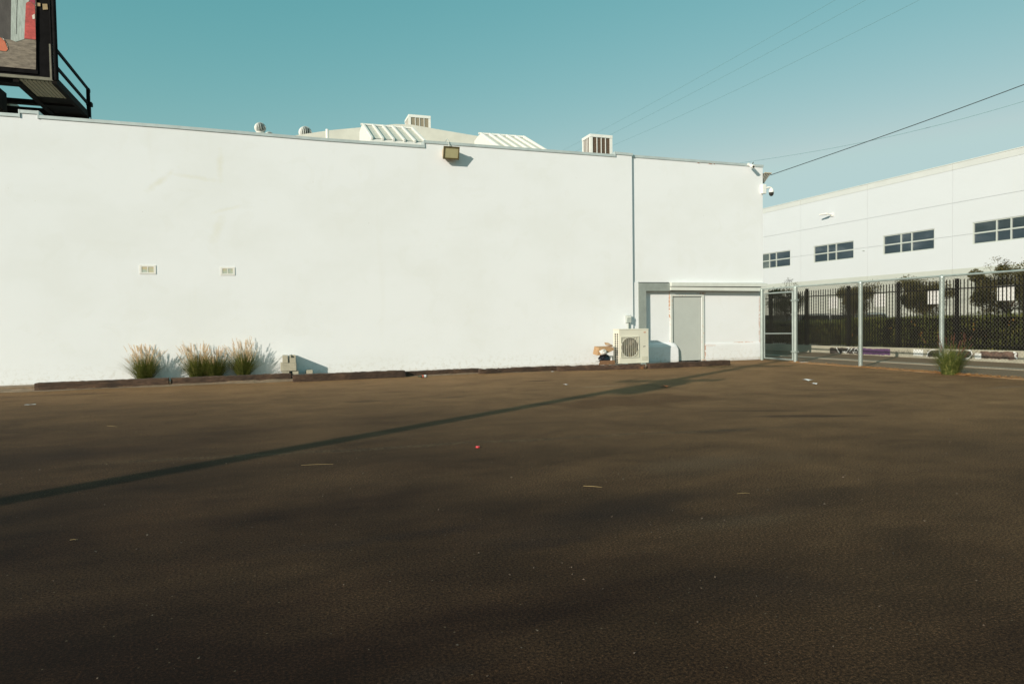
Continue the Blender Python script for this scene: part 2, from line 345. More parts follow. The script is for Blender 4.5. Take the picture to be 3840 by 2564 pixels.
# ------------------------------------------------------------------ mesh builder
class MB:
    def __init__(s): s.v = []; s.f = []; s.m = []; s.sm = []
    def add(s, vs, fs, mi=0, smooth=False):
        o = len(s.v); s.v += [tuple(v) for v in vs]
        for f in fs: s.f.append(tuple(i+o for i in f)); s.m.append(mi); s.sm.append(smooth)
    def box(s, x0, x1, y0, y1, z0, z1, mi=0):
        s.add([(x0,y0,z0),(x1,y0,z0),(x1,y1,z0),(x0,y1,z0),(x0,y0,z1),(x1,y0,z1),(x1,y1,z1),(x0,y1,z1)],
              [(3,2,1,0),(4,5,6,7),(0,1,5,4),(1,2,6,5),(2,3,7,6),(3,0,4,7)], mi)
    def bbox(s, x0, x1, y0, y1, z0, z1, b=.01, mi=0):
        """box with chamfered edges"""
        bm = bmesh.new(); bmesh.ops.create_cube(bm, size=1)
        for v in bm.verts:
            v.co = Vector(((x0+x1)/2+v.co.x*(x1-x0), (y0+y1)/2+v.co.y*(y1-y0), (z0+z1)/2+v.co.z*(z1-z0)))
        bmesh.ops.bevel(bm, geom=bm.edges[:], offset=b, segments=2, affect='EDGES', profile=.6)
        s.addbm(bm, mi)
    def addbm(s, bm, mi=0, smooth=False):
        bm.verts.index_update()
        s.add([v.co[:] for v in bm.verts], [[v.index for v in f.verts] for f in bm.faces], mi, smooth); bm.free()
    def bar(s, a, b, w, h=None, mi=0, up=Vector((0,0,1))):
        h = h or w; a = Vector(a); b = Vector(b); d = (b-a).normalized()
        if abs(d.dot(up)) > .95: up = Vector((0,1,0))
        r = d.cross(up).normalized(); u = r.cross(d).normalized()
        vs = []
        for p in (a, b):
            for (i, j) in ((-1,-1),(1,-1),(1,1),(-1,1)): vs.append(p+r*(w/2*i)+u*(h/2*j))
        s.add(vs, [(0,1,2,3),(7,6,5,4),(4,5,1,0),(5,6,2,1),(6,7,3,2),(7,4,0,3)], mi)
    def tube(s, pts, r, seg=8, mi=0, caps=True):
        pts = [Vector(p) for p in pts]; rr = r if isinstance(r, (list, tuple)) else [r]*len(pts)
        rings = []
        for i, p in enumerate(pts):
            d = (pts[min(i+1, len(pts)-1)]-pts[max(i-1, 0)]).normalized()
            up = Vector((0,0,1)) if abs(d.z) < .9 else Vector((1,0,0))
            a = d.cross(up).normalized(); b = a.cross(d)
            rings.append([p+(a*math.cos(t)+b*math.sin(t))*rr[i] for t in [2*math.pi*j/seg for j in range(seg)]])
        vs = [v for g in rings for v in g]; fs = []
        for i in range(len(pts)-1):
            for j in range(seg):
                k = (j+1) % seg; fs.append((i*seg+j, i*seg+k, (i+1)*seg+k, (i+1)*seg+j))
        s.add(vs, fs, mi, True)
        if caps:
            s.add(rings[0], [tuple(range(seg))[::-1]], mi); s.add(rings[-1], [tuple(range(seg))], mi)
    def prism(s, poly, axis, a0, a1, mi=0):
        """extrude a 2-D polygon along an axis"""
        def P(u, v, w):
            return {'x': (w,u,v), 'y': (u,w,v), 'z': (u,v,w)}[axis]
        n = len(poly)
        s.add([P(u,v,a0) for u, v in poly]+[P(u,v,a1) for u, v in poly],
              [tuple(range(n))[::-1], tuple(range(n,2*n))]+[(i,(i+1)%n,(i+1)%n+n,i+n) for i in range(n)], mi)
    def lathe(s, prof, c, seg=20, mi=0):
        vs = []; fs = []
        for (r, z) in prof:
            for j in range(seg):
                t = 2*math.pi*j/seg; vs.append((c[0]+r*math.cos(t), c[1]+r*math.sin(t), c[2]+z))
        for i in range(len(prof)-1):
            for j in range(seg):
                k = (j+1) % seg; fs.append((i*seg+j, i*seg+k, (i+1)*seg+k, (i+1)*seg+j))
        s.add(vs, fs, mi, True)
    def build(s, name, mats, parent=None, fix=True):
        me = bpy.data.meshes.new(name); me.from_pydata(s.v, [], s.f)
        if not isinstance(mats, (list, tuple)): mats = [mats]
        for m in mats: me.materials.append(m)
        me.polygons.foreach_set('material_index', s.m); me.polygons.foreach_set('use_smooth', s.sm)
        me.update()
        if fix:
            bm = bmesh.new(); bm.from_mesh(me); bmesh.ops.recalc_face_normals(bm, faces=bm.faces); bm.to_mesh(me); bm.free()
        o = bpy.data.objects.new(name, me); COL.objects.link(o)
        if parent is not None:
            o.parent = parent
            o.matrix_parent_inverse = Matrix.Translation(parent.location).inverted() if parent.parent is None and parent.type == 'EMPTY' else Matrix.Identity(4)
        return o
def wallgrid(mb, axis, pos, thick, a0, a1, z0, z1, holes, mi=0):
    """slab with rectangular openings; axis 'y' = wall in the XZ plane at y=pos, 'x' = in the YZ plane at x=pos"""
    As = sorted({a0, a1}|{h[0] for h in holes}|{h[1] for h in holes}); Zs = sorted({z0, z1}|{h[2] for h in holes}|{h[3] for h in holes})
    As = [a for a in As if a0 <= a <= a1]; Zs = [z for z in Zs if z0 <= z <= z1]
    def P(a, d, z): return (a, pos+d, z) if axis == 'y' else (pos+d, a, z)
    def hole(a, z): return a < a0 or a > a1 or z < z0 or z > z1 or any(h[0] < a < h[1] and h[2] < z < h[3] for h in holes)
    for i in range(len(As)-1):
        for j in range(len(Zs)-1):
            a, b, c, d = As[i], As[i+1], Zs[j], Zs[j+1]; ma, mz = (a+b)/2, (c+d)/2
            if hole(ma, mz): continue
            mb.add([P(a,0,c),P(b,0,c),P(b,0,d),P(a,0,d)], [(0,1,2,3)], mi)
            mb.add([P(a,thick,c),P(b,thick,c),P(b,thick,d),P(a,thick,d)], [(3,2,1,0)], mi)
            e = 1e-4
            for (q, h) in (((a,c,a,d), hole(a-e,mz)), ((b,c,b,d), hole(b+e,mz)), ((a,c,b,c), hole(ma,c-e)), ((a,d,b,d), hole(ma,d+e))):
                if h: mb.add([P(q[0],0,q[1]),P(q[2],0,q[3]),P(q[2],thick,q[3]),P(q[0],thick,q[1])], [(0,1,2,3)], mi)
def tag(o, label=None, cat=None, group=None, kind=None):
    if label: o['label'] = label
    if cat: o['category'] = cat
    if group: o['group'] = group
    if kind: o['kind'] = kind
    return o
def thing(name, label, cat, loc=(0,0,0), group=None):
    o = bpy.data.objects.new(name, None); o.empty_display_size = .2; COL.objects.link(o); o.location = loc
    return tag(o, label, cat, group)
def struct(name, mb, mat, label=None):
    o = mb.build(name, mat); return tag(o, label, kind='structure')

# ------------------------------------------------------------------ camera
r0 = ray((CX, CY)); rx = (ray((CX+1, CY))-r0).normalized(); ry = -(ray((CX, CY+1))-r0).normalized(); rz = -(r0.normalized())
cam_d = bpy.data.cameras.new('camera'); cam = bpy.data.objects.new('camera', cam_d); COL.objects.link(cam)
cam.matrix_world = Matrix(((rx.x, ry.x, rz.x, 0), (rx.y, ry.y, rz.y, 0), (rx.z, ry.z, rz.z, H), (0,0,0,1)))
cam_d.lens = 24; cam_d.sensor_width = 36; cam_d.clip_end = 3000; cam_d.clip_start = .05
SC.camera = cam

# ------------------------------------------------------------------ light
w = bpy.data.worlds.new('World'); SC.world = w; w.use_nodes = True; n = w.node_tree; n.nodes.clear()
out = n.nodes.new('ShaderNodeOutputWorld'); bg = n.nodes.new('ShaderNodeBackground'); sky = n.nodes.new('ShaderNodeTexSky')
sky.sky_type = 'NISHITA'; sky.sun_disc = False; sky.sun_elevation = R(SUN_EL)
sd = Vector((-math.cos(R(SUN_AZ)), -math.sin(R(SUN_AZ))))
sky.sun_rotation = math.atan2(sd.x, sd.y)
sky.air_density = 1.0; sky.dust_density = 1.2; sky.ozone_density = 1.0
# the sky of that evening is greener and hazier than the model's: adjust each channel of its radiance
spx = n.nodes.new('ShaderNodeSeparateColor'); cmb = n.nodes.new('ShaderNodeCombineColor'); n.links.new(sky.outputs[0], spx.inputs[0])
for i, (gain, power, top) in enumerate(SKY):
    a_ = n.nodes.new('ShaderNodeMath'); a_.operation = 'POWER'; n.links.new(spx.outputs[i], a_.inputs[0]); a_.inputs[1].default_value = power
    b_ = n.nodes.new('ShaderNodeMath'); b_.operation = 'MULTIPLY'; n.links.new(a_.outputs[0], b_.inputs[0]); b_.inputs[1].default_value = gain
    c_ = n.nodes.new('ShaderNodeMath'); c_.operation = 'MINIMUM'; n.links.new(b_.outputs[0], c_.inputs[0]); c_.inputs[1].default_value = top
    n.links.new(c_.outputs[0], cmb.inputs[i])
n.links.new(cmb.outputs[0], bg.inputs[0]); n.links.new(bg.outputs[0], out.inputs[0])
bg.inputs[1].default_value = .13
sl = bpy.data.lights.new('sun', 'SUN'); so = bpy.data.objects.new('sun', sl); COL.objects.link(so)
sl.energy = 4.95; sl.angle = R(.45); sl.color = (1.0, .89, .745)
dirv = Vector((math.cos(R(SUN_AZ))*math.cos(R(SUN_EL)), math.sin(R(SUN_AZ))*math.cos(R(SUN_EL)), -math.sin(R(SUN_EL))))
so.rotation_euler = dirv.to_track_quat('-Z', 'Y').to_euler(); so.location = (-20,-15,15)
SC.view_settings.view_transform = 'Standard'; SC.view_settings.look = 'None'
SC.view_settings.exposure = 0.0; SC.view_settings.gamma = 1.0

# ------------------------------------------------------------------ ground
mb = MB(); mb.add([(-400,-400,-.05),(600,-400,-.05),(600,900,-.05),(-400,900,-.05)], [(0,1,2,3)]); struct('ground', mb, M['yard'])
mb = MB(); mb.box(14.72, 19.25, -200, 300, -.2, -.006); struct('road', mb, M['road'])
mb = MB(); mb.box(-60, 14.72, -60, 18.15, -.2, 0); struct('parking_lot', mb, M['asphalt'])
mb = MB()
g = [G(2960,1338), G(3300,1358), G(3840,1389)]
for sgn in (0,):
    pts = [(16.35, 40), (16.38, 19), (16.52, 15.4), (16.80, 11.5), (16.9, 0), (16.9,-60)]
    for i in range(len(pts)-1):
        (a, b), (c, d) = pts[i], pts[i+1]
        mb.add([(a,b,.012),(a+.42,b,.012),(c+.42,d,.012),(c,d,.012),(a,b,-.1),(a+.42,b,-.1),(c+.42,d,-.1),(c,d,-.1)], [(0,1,2,3),(0,3,7,4),(1,5,6,2)])
struct('gutter', mb, M['gutter'])
# soil bed between the timbers and the wall
mb = MB(); nx = 160
xs = [-14+ i*(25.2/nx) for i in range(nx+1)]
rowz = []
for i, x in enumerate(xs):
    rowz.append([(x, 16.95+.06*math.sin(x*3)+random.uniform(-.03,.03), .004), (x, 17.3, .035+random.uniform(-.01,.015)), (x, 17.7, .04+random.uniform(-.015,.02)), (x, 18.085, .03+random.uniform(-.01,.02))])
for i in range(nx):
    for j in range(3):
        mb.add([rowz[i][j], rowz[i+1][j], rowz[i+1][j+1], rowz[i][j+1]], [(0,1,2,3)])
struct('soil_bed', mb, M['dirt'])
mb = MB(); mb.box(-14, -5.06, 17.45, 18.09, 0, .07); struct('pavement', mb, M['dirt'])
mb = MB(); mb.box(19.25, 27.0, -60, 90, -.2, .02); struct('yard', mb, M['yard'])

# ------------------------------------------------------------------ white warehouse
wh = thing('warehouse', 'long white stucco warehouse with a grey door and stepped parapet behind the parking lot', 'building', (9.9, 18.1, 0))
XL = -16.0
topL = [(XL,6.13),(-5.38,6.13),(-5.38,6.22),(-5.06,6.22),(-5.06,6.13),(-2.35,6.115),(1.0,6.065),(3.77,6.06),(3.77,6.19),(9.43,6.18),(9.43,6.26),(9.965,6.25)]
cop = .065
mb = MB()
poly = [(XL,0)]+[(x, z-cop) for x, z in topL]+[(9.965,0)]
vents = [(-3.07,-2.79,2.615,2.765), (-1.31,-1.05,2.6,2.74)]
# front of the main bay as vertical strips so the parapet can step
Xs = sorted({x for x, z in topL}|{v for q in vents for v in q[:2]})
def topat(x, side):
    for i in range(len(topL)-1):
        (a, za), (b, zb) = topL[i], topL[i+1]
        if a < b and a-1e-9 <= x <= b+1e-9:
            if (side > 0 and x < b-1e-9) or (side < 0 and x > a+1e-9): return za+(zb-za)*(x-a)/(b-a)-cop
for i in range(len(Xs)-1):
    a, b = Xs[i], Xs[i+1]
    if b-a < 1e-6: continue
    za, zb = topat(a, 1), topat(b, -1)
    hs = [q for q in vents if q[0] <= a+1e-6 and b <= q[1]+1e-6]
    zz = [(0, 0, None)]
    segs = [(0, 0, za, zb)] if not hs else [(0, 0, hs[0][2], hs[0][2]), (hs[0][3], hs[0][3], za, zb)]
    for (p, q, r, s_) in segs:
        mb.add([(a,WALL,p),(b,WALL,q),(b,WALL,s_),(a,WALL,r)], [(0,1,2,3)])
    mb.add([(a,WALL+.3,za-.0),(b,WALL+.3,zb),(b,WALL+.3,5.7),(a,WALL+.3,5.7)], [(0,1,2,3)])
    mb.add([(a,WALL,za),(b,WALL,zb),(b,WALL+.3,zb),(a,WALL+.3,za)], [(0,1,2,3)])
for (x, zl, zh) in ((-5.38,6.065,6.155), (-5.06,6.065,6.155), (3.77,5.995,6.125), (9.43,6.115,6.195)):
    mb.add([(x,WALL,zl),(x,WALL+.3,zl),(x,WALL+.3,zh),(x,WALL,zh)], [(0,1,2,3)])
for q in vents:
    a, b, c, d = q
    mb.add([(a,WALL,c),(b,WALL,c),(b,WALL+.08,c),(a,WALL+.08,c)], [(0,1,2,3)]); mb.add([(a,WALL,d),(b,WALL,d),(b,WALL+.08,d),(a,WALL+.08,d)], [(0,1,2,3)])
    mb.add([(a,WALL,c),(a,WALL,d),(a,WALL+.08,d),(a,WALL+.08,c)], [(0,1,2,3)]); mb.add([(b,WALL,c),(b,WALL,d),(b,WALL+.08,d),(b,WALL+.08,c)], [(0,1,2,3)])
# end return towards the set-back bay
mb.add([(9.965,WALL,0),(9.965,WALL+.25,0),(9.965,WALL+.25,6.185),(9.965,WALL,6.185)], [(0,1,2,3)])
mb.box(XL, XL+.2, WALL+.3, 48, 0, 6.0)
mb.build('wall', M['stucco'], wh)
mb = MB()
# right bay, set back a hand's width
RX = 14.69
mb.box(9.97, RX, SETB, SETB+.1, 2.46, 6.155)
mb.box(9.97, 10.17, SETB-.02, SETB+.1, 0, 2.457)
mb.box(RX-.3, RX, BACK+.202, 31, 0, 6.155); mb.box(RX-.3, RX, SETB+.102, BACK+.2, 2.457, 6.155)
mb.build('wall', M['stucco'], wh)
mb = MB(); wallgrid(mb, 'y', BACK, .2, 10.172, RX-.002, 0, 2.455, [(11.40,12.45,-1,2.035)]); mb.build('wall', M['stucco'], wh)
mb = MB(); mb.box(-9, 14.6, 31, 48, 0, 8.3); tag(mb.build('reflection_block', M['stucco'], wh), 'unseen volume added behind the warehouse to darken office window reflections')  # added out of view, darkens what the office windows reflect
# copings
def coping(mb, pts, y0=WALL-.022, y1=WALL+.34):
    for i in range(len(pts)-1):
        (a, za), (b, zb) = pts[i], pts[i+1]
        if abs(b-a) < 1e-6: continue
        vs = []
        for (x, z) in ((a, za), (b, zb)):
            vs += [(x,y0,z-cop-.008),(x,y1,z-cop-.008),(x,y1,z),(x,y0,z)]
        mb.add(vs, [(0,1,2,3),(7,6,5,4),(0,4,5,1),(1,5,6,2),(2,6,7,3),(3,7,4,0)])
mb = MB()
segs = [[(XL,6.13),(-5.40,6.13)], [(-5.40,6.222),(-5.04,6.222)], [(-5.04,6.13),(-2.35,6.115),(1.0,6.065),(3.75,6.06)], [(3.75,6.19),(9.41,6.18)], [(9.41,6.26),(9.99,6.25)]]
for s_ in segs: coping(mb, s_)
mb.box(3.735, 3.765, WALL-.026, WALL+.344, 5.99, 6.192); mb.box(9.395, 9.425, WALL-.026, WALL+.344, 6.11, 6.262)
mb.box(-5.415,-5.385, WALL-.026, WALL+.344, 6.05, 6.225); mb.box(-5.055,-5.025, WALL-.026, WALL+.344, 6.05, 6.225)
coping(mb, [(9.995,6.225),(12.0,6.215),(RX+.02,6.20)], SETB-.02, SETB+.36)
mb.build('coping', M['coping'], wh)
mb = MB(); mb.box(XL+.2, 9.9, WALL+.3, 31, 5.6, 5.72); mb.box(9.9, RX-.3, SETB+.1, 31, 5.6, 5.72); mb.build('roof_deck', M['roofdeck'], wh)
# peeled flashing bits under the right coping
for (a, b) in ((2613,2622),(2655,2668),(2674,2680)):
    mb = MB(); q0, q1 = PY(a,602,SETB), PY(b,606,SETB)
    mb.add([(q0.x,SETB-.024,6.135),(q1.x,SETB-.024,6.13),(q1.x-.01,SETB-.024,6.112),(q0.x+.02,SETB-.024,6.118)], [(0,1,2,3)]); mb.build('peeled_flashing', M['rust'], wh)
# low barrel roof rising behind the parapet
arc = [(-6.5,6.4),(-4,7.05),(-1.5,7.65),(.75,8.16),(1.9,8.42),(3.2,8.64),(4.3,8.83),(4.9,8.86),(5.9,8.76),(7.5,8.62),(8.7,8.48),(9.96,8.30),(11.5,7.95),(13,7.4),(14,6.9)]
mb = MB(); mb.prism([(-6.5,5.73)]+arc+[(14,5.73)], 'y', 26, 30.9); mb.build('roof', M['roofcream'], wh)
def skylight(x0, x1, ribs):
    mb = MB(); mb.prism([(19.3,5.73),(19.3,6.44),(21.3,7.36),(21.9,7.30),(21.9,5.73)], 'x', x0, x1, 0)
    s_ = mb.build('skylight', M['white'], wh)
    d = Vector((0,2.0,.92)).normalized(); nrm = Vector((0,-d.z,d.y))
    p = MB()
    for i in range(ribs):
        a = x0+.05+(x1-x0-.1)*i/ribs+.02; b = x0+.05+(x1-x0-.1)*(i+1)/ribs-.02
        q0 = Vector((0,19.36,6.47))+nrm*.012; q1 = Vector((0,21.22,7.325))+nrm*.012
        p.add([(a,q0.y,q0.z),(b,q0.y,q0.z),(b,q1.y,q1.z),(a,q1.y,q1.z)], [(0,1,2,3)])
    p.build('panel', M['skypanel'], s_)
    p = MB()
    for i in range(ribs+1):
        a = x0+.05+(x1-x0-.1)*i/ribs
        p.bar((a,19.27,6.46), (a,21.27,7.39), .05, .07, 0, nrm)
    p.bar((x0-.02,21.32,7.40), (x1+.02,21.32,7.40), .07, .05)
    p.build('rib', M['white'], s_)
skylight(2.49, 4.09, 5)
skylight(6.22, 7.78, 5)
mb = MB(); q = PY(1227,486,22); mb.tube([(q.x,22,5.72),(q.x,22,q.z)], .05, 10); mb.build('vent_pipe', M['white'], wh)
# small double vents in the wall
for q in vents:
    a, b, c, d = q; fr = MB()
    fr.box(a-.035, a+.012, WALL-.012, WALL+.03, c-.03, d+.03); fr.box(b-.012, b+.035, WALL-.012, WALL+.03, c-.03, d+.03)
    fr.box(a+.012, b-.012, WALL-.011, WALL+.03, d-.01, d+.03); fr.box(a+.012, b-.012, WALL-.011, WALL+.03, c-.03, c+.01)
    fr.box((a+b)/2-.009, (a+b)/2+.009, WALL-.009, WALL+.03, c+.01, d-.01)
    f = fr.build('vent_window', M['white'], wh)
    for (p0, p1) in ((a+.012, (a+b)/2-.009), ((a+b)/2+.009, b-.012)):
        k = MB(); k.box(p0, p1, WALL-.004, WALL+.01, c+.01, d-.01); k.build('pane', M['ventpane'], f)
# grey steel frame, header and the two beams over the door bay
mb = MB(); mb.box(10.172, 10.42, 18.12, BACK-.002, 0, 2.435); mb.box(10.422, 11.24, 18.12, BACK-.002, 2.195, 2.435)
mb.box(11.24, RX-.1, 18.135, BACK-.002, 2.2, 2.44)
mb.build('door_frame_beam', M['grey_steel'], wh)
mb = MB()
mb.add([(11.24,18.02,2.335),(RX+.06,18.02,2.33),(RX+.06,18.02,2.425),(11.24,18.02,2.445),(11.24,18.132,2.335),(RX+.06,18.132,2.33),(RX+.06,18.168,2.455),(11.24,18.168,2.46)],
       [(0,1,2,3),(7,6,5,4),(3,2,6,7),(4,5,1,0),(0,3,7,4),(1,5,6,2)])
mb.build('header_beam', M['trim'], wh)
mb = MB()
mb.add([(11.24,18.05,2.215),(RX+.01,18.05,2.19),(RX+.01,18.05,2.295),(11.24,18.05,2.315),(11.24,18.132,2.215),(RX+.01,18.132,2.19),(RX+.01,18.132,2.295),(11.24,18.132,2.315)],
       [(0,1,2,3),(7,6,5,4),(3,2,6,7),(4,5,1,0),(0,3,7,4),(1,5,6,2)])
mb.build('header_beam', M['trim'], wh)
# plinths of built-up stucco either side of the door
mb = MB()
prof = [(18.268,0),(18.268,.62),(18.25,.62),(18.20,.58),(18.165,.50),(18.155,.3),(18.15,0)]
xs = [10.43, 11.36, 11.44, 11.50, 11.545, 11.57, 11.58]; tp = [1, 1, .98, .93, .84, .72, .05]
rings = []
for x, t in zip(xs, tp): rings.append([(x, y if y > 18.26 else 18.268-(18.268-y)*(1 if x < 11.56 else .5), z*t) for y, z in prof])
for i in range(len(xs)-1):
    for j in range(len(prof)-1):
        mb.add([rings[i][j], rings[i+1][j], rings[i+1][j+1], rings[i][j+1]], [(0,1,2,3)], 0, False)
mb.add(rings[-1], [tuple(range(len(prof)))]); mb.build('plinth', M['stucco'], wh)
mb = MB(); mb.prism([(18.268,0),(18.268,.57),(18.245,.56),(18.235,.5),(18.23,0)], 'x', 12.56, RX-.02); mb.build('plinth', M['stucco'], wh)
# door
dr = MB(); dr.bbox(11.42, 12.43, 18.275, 18.32, .05, 2.02, .006)
door = dr.build('door', M['door'], wh)
fr = MB(); fr.box(11.33, 11.398, 18.235, 18.33, .03, 2.10); fr.box(12.452, 12.53, 18.235, 18.33, .03, 2.10); fr.box(11.398, 12.452, 18.237, 18.33, 2.035, 2.10)
fr.build('door_frame', rusty('rusty_frame_paint', (.60,.64,.61), .54), door)
hg = MB()
pg = [(11.402,.08)]
for i in range(32): pg += [(11.432,.10+i*.058),(11.432,.135+i*.058),(11.416,.137+i*.058),(11.416,.156+i*.058)]
pg += [(11.402,1.96)]
hg.prism(pg, 'y', 18.258, 18.28)
hg.build('hinge', M['galv'], door)
# ------------------------------------------------------------------ things on the warehouse
# floodlight near the parapet
a = [PY(1671,551,17.78), PY(1725,555,17.78), PY(1722,588,17.93), PY(1668,585,17.93)]
tl = Vector((4.22, 17.80, 5.99)); w_ = .41
fl = thing('floodlight', 'boxy olive floodlight with yellowed lens mounted high on the white wall', 'light', (4.43, 18.1, 5.9))
x0, x1 = 4.23, 4.635
mb = MB()
pr = [(17.86,6.00),(17.83,5.99),(17.94,5.72),(18.0,5.72),(18.09,5.80),(18.09,5.96)]
mb.prism(pr, 'x', x0, x1, 0); body = mb.build('housing', M['lampback'], fl)
A = Vector((0,17.825,5.995)); B = Vector((0,17.935,5.715)); dn = (B-A).normalized(); no = Vector((0,-dn.z*-1,dn.y*-1)); no = Vector((0,dn.z,-dn.y)).normalized()
if no.y > 0: no = -no
mb = MB()
def slab(mb, u0, u1, v0, v1, off, th, mi=0):
    P = lambda u, v, o: (u, (A+dn*v+no*o).y, (A+dn*v+no*o).z)
    mb.add([P(u0,v0,off),P(u1,v0,off),P(u1,v1,off),P(u0,v1,off),P(u0,v0,off-th),P(u1,v0,off-th),P(u1,v1,off-th),P(u0,v1,off-th)],
           [(0,1,2,3),(7,6,5,4),(0,4,5,1),(1,5,6,2),(2,6,7,3),(3,7,4,0)], mi)
L = (B-A).length
slab(mb, x0-.012, x1+.012, -.012, .02, .03, .06); slab(mb, x0-.012, x1+.012, L-.02, L+.02, .03, .06)
slab(mb, x0-.012, x0+.018, .02, L-.02, .028, .055); slab(mb, x1-.018, x1+.012, .02, L-.02, .028, .055)
mb.build('lens_frame', M['lampcase'], fl)
mb = MB(); slab(mb, x0+.018, x1-.018, .02, L-.02, .018, .01); mb.build('lens', M['lamplens'], fl)
mb = MB(); mb.tube([(4.42,18.06,6.0),(4.42,18.055,6.12),(4.41,18.06,6.22),(4.38,18.12,6.27),(4.34,18.2,6.22),(4.34,18.22,6.05)], .014, 8); mb.build('conduit', M['conduit'], fl)
# bullet camera
bc = thing('security_camera', 'small white bullet camera under the parapet at the right end of the wall', 'camera', (14.3, SETB, 6.1))
ca = PY(2806,618,SETB-.001); cb_ = PY(2818,622,18.02); ce = PY(2826,626,17.90); cd_ = (ce-cb_).normalized()
mb = MB(); mb.tube([ca, ca+Vector((0,-.03,0))], .05, 16); mb.build('mount', M['whitecam'], bc)
mb = MB(); mb.tube([ca+Vector((0,-.03,0)), cb_], .02, 10); mb.tube([cb_-cd_*.03, ce], .055, 18); mb.build('body', M['whitecam'], bc)
mb = MB(); mb.tube([ce+cd_*.001, ce+cd_*.006], .034, 16); mb.build('lens', M['dark'], bc)
mb = MB(); mb.bar((14.30,18.2,6.18), (14.36,18.2,6.28), .02); mb.build('antenna', M['ledgrey'], bc)
# finned wall light and dome camera on the corner
fl2 = thing('wall_light', 'grey finned light fitting on the right corner of the warehouse above the dome camera', 'light', (14.69, 18.3, 5.8))
cx0 = 14.695
mb = MB()
T = [(cx0,18.22,5.70),(cx0,18.22,6.02),(14.98,18.10,5.93),(14.79,18.10,5.64)]
mb.add([(cx0,18.1,5.93),(14.96,18.1,5.93),(14.80,18.3,5.64),(cx0,18.3,5.64),(cx0,18.2,5.95),(14.96,18.2,5.95),(14.80,18.34,5.66),(cx0,18.34,5.66)],
       [(0,1,2,3),(7,6,5,4),(0,4,5,1),(1,5,6,2),(2,6,7,3),(3,7,4,0)]); mb.build('housing', M['ledgrey'], fl2)
mb = MB(); mb.box(cx0, 14.96, 18.075, 18.097, 5.925, 5.955); mb.build('rim', M['lampback'], fl2)
for i in range(4):
    mb = MB(); mb.bar((cx0+.03+.06*i,18.092,5.915),(cx0+.02+.035*i,18.282,5.65), .018, .015); mb.build('fin', M['facade_grey'], fl2)
mb = MB(); mb.prism([(cx0,5.88),(cx0,6.02),(cx0+.05,5.97),(cx0+.05,5.86)], 'y', 18.3, 18.42); mb.build('bracket', M['black'], fl2)
dc = thing('dome_camera', 'white dome security camera with smoked glass hanging from the warehouse corner', 'camera', (14.7, 18.12, 5.4))
mb = MB(); mb.bbox(14.60, 14.75, 18.06, 18.165, 5.28, 5.58, .02); mb.build('mount', M['whitecam'], dc)
mb = MB(); mb.tube([(14.74,18.1,5.46),(14.86,18.08,5.49),(14.92,18.07,5.48),(14.935,18.07,5.42)], [.036,.032,.032,.034], 12)
mb.lathe([(.03,.08),(.045,.06),(.078,.0),(.08,-.05),(.078,-.06)], (14.94,18.07,5.39), 20); mb.build('arm', M['whitecam'], dc)
mb = MB(); mb.lathe([(.076,-.06),(.077,-.09),(.072,-.12),(.055,-.155),(.03,-.175),(.001,-.182)], (14.94,18.07,5.39), 20); mb.build('dome', M['dome'], dc)
# electrical box and conduit
eb = thing('electrical_box', 'small grey electrical box on the white wall above the air conditioner', 'electrical box', (9.62, 18.1, 1.4))
a = PY(2350,1182,18.02); b = PY(2367,1210,18.02)
mb = MB(); mb.bbox(a.x, b.x, 18.0, 18.097, b.z, a.z, .008); mb.build('box', M['conduit'], eb)
mb = MB(); mb.box(a.x+.012, b.x-.012, 17.985, 17.998, a.z-.08, a.z-.02); mb.build('cover', M['trim'], eb)
mb = MB(); mb.tube([((a.x+b.x)/2-.012,18.05,b.z),((a.x+b.x)/2-.012,18.05,.3)], .03, 10); mb.tube([((a.x+b.x)/2+.03,18.06,b.z),((a.x+b.x)/2+.03,18.06,.3)], .012, 8); mb.build('conduit', M['conduit'], eb)

# ------------------------------------------------------------------ roof turbines and coolers
def turbine(px, py, rpx, Y, ground, label, rot):
    c = PY(px, py, Y); r = abs(PY(px+rpx, py, Y).x-c.x)
    t = thing('turbine_vent', label, 'roof vent', (c.x, Y, ground), 'spinning turbine vents on the roof')
    mb = MB(); mb.lathe([(r*.62,ground-c.z),(r*.62,-r*.86),(r*.72,-r*.80),(r*.72,-r*.74),(0,-r*.74)], c, 20); mb.build('base', M['white'], t)
    mb = MB()
    nb = 20
    for i in range(nb):
        t0 = 2*math.pi*i/nb+rot; rows = []
        for j in range(11):
            ph = -R(58)+R(132)*j/10
            for (dt, rr) in ((0, 1.0), (.08, 1.0), (.13, .90)):
                th = t0+dt+.35*math.sin((j/10-.5)*1.2)
                rows.append((c.x+r*rr*math.cos(ph)*math.cos(th), c.y+r*rr*math.cos(ph)*math.sin(th), c.z+r*rr*math.sin(ph)))
        fs = []
        for j in range(10):
            for k in range(2): fs.append((j*3+k, j*3+k+1, j*3+k+4, j*3+k+3))
        mb.add(rows, fs, 0, True)
    mb.build('vanes', M['white'], t, fix=False)
    mb = MB(); mb.lathe([(r*.30,r*.90),(r*.28,r*.97),(.001,r*1.0)], c, 16); mb.build('cap', M['white'], t)
    mb = MB(); mb.lathe([(.001,-r*.72),(r*.62,-r*.55),(r*.84,0),(r*.55,r*.6),(.001,r*.85)], c, 14); mb.build('core', M['dark'], t)
turbine(976,481,22,27,7.7,'fully visible round white turbine vent above the parapet, leftmost on the roof',0)
turbine(1145,499,25,27.2,8.15,'white turbine vent half sunk behind the pale roof edge beside the thin pipe',.3)
turbine(1010,513,19,28.5,7.6,'barely visible top of a turbine vent just right of the leftmost round vent',.5)
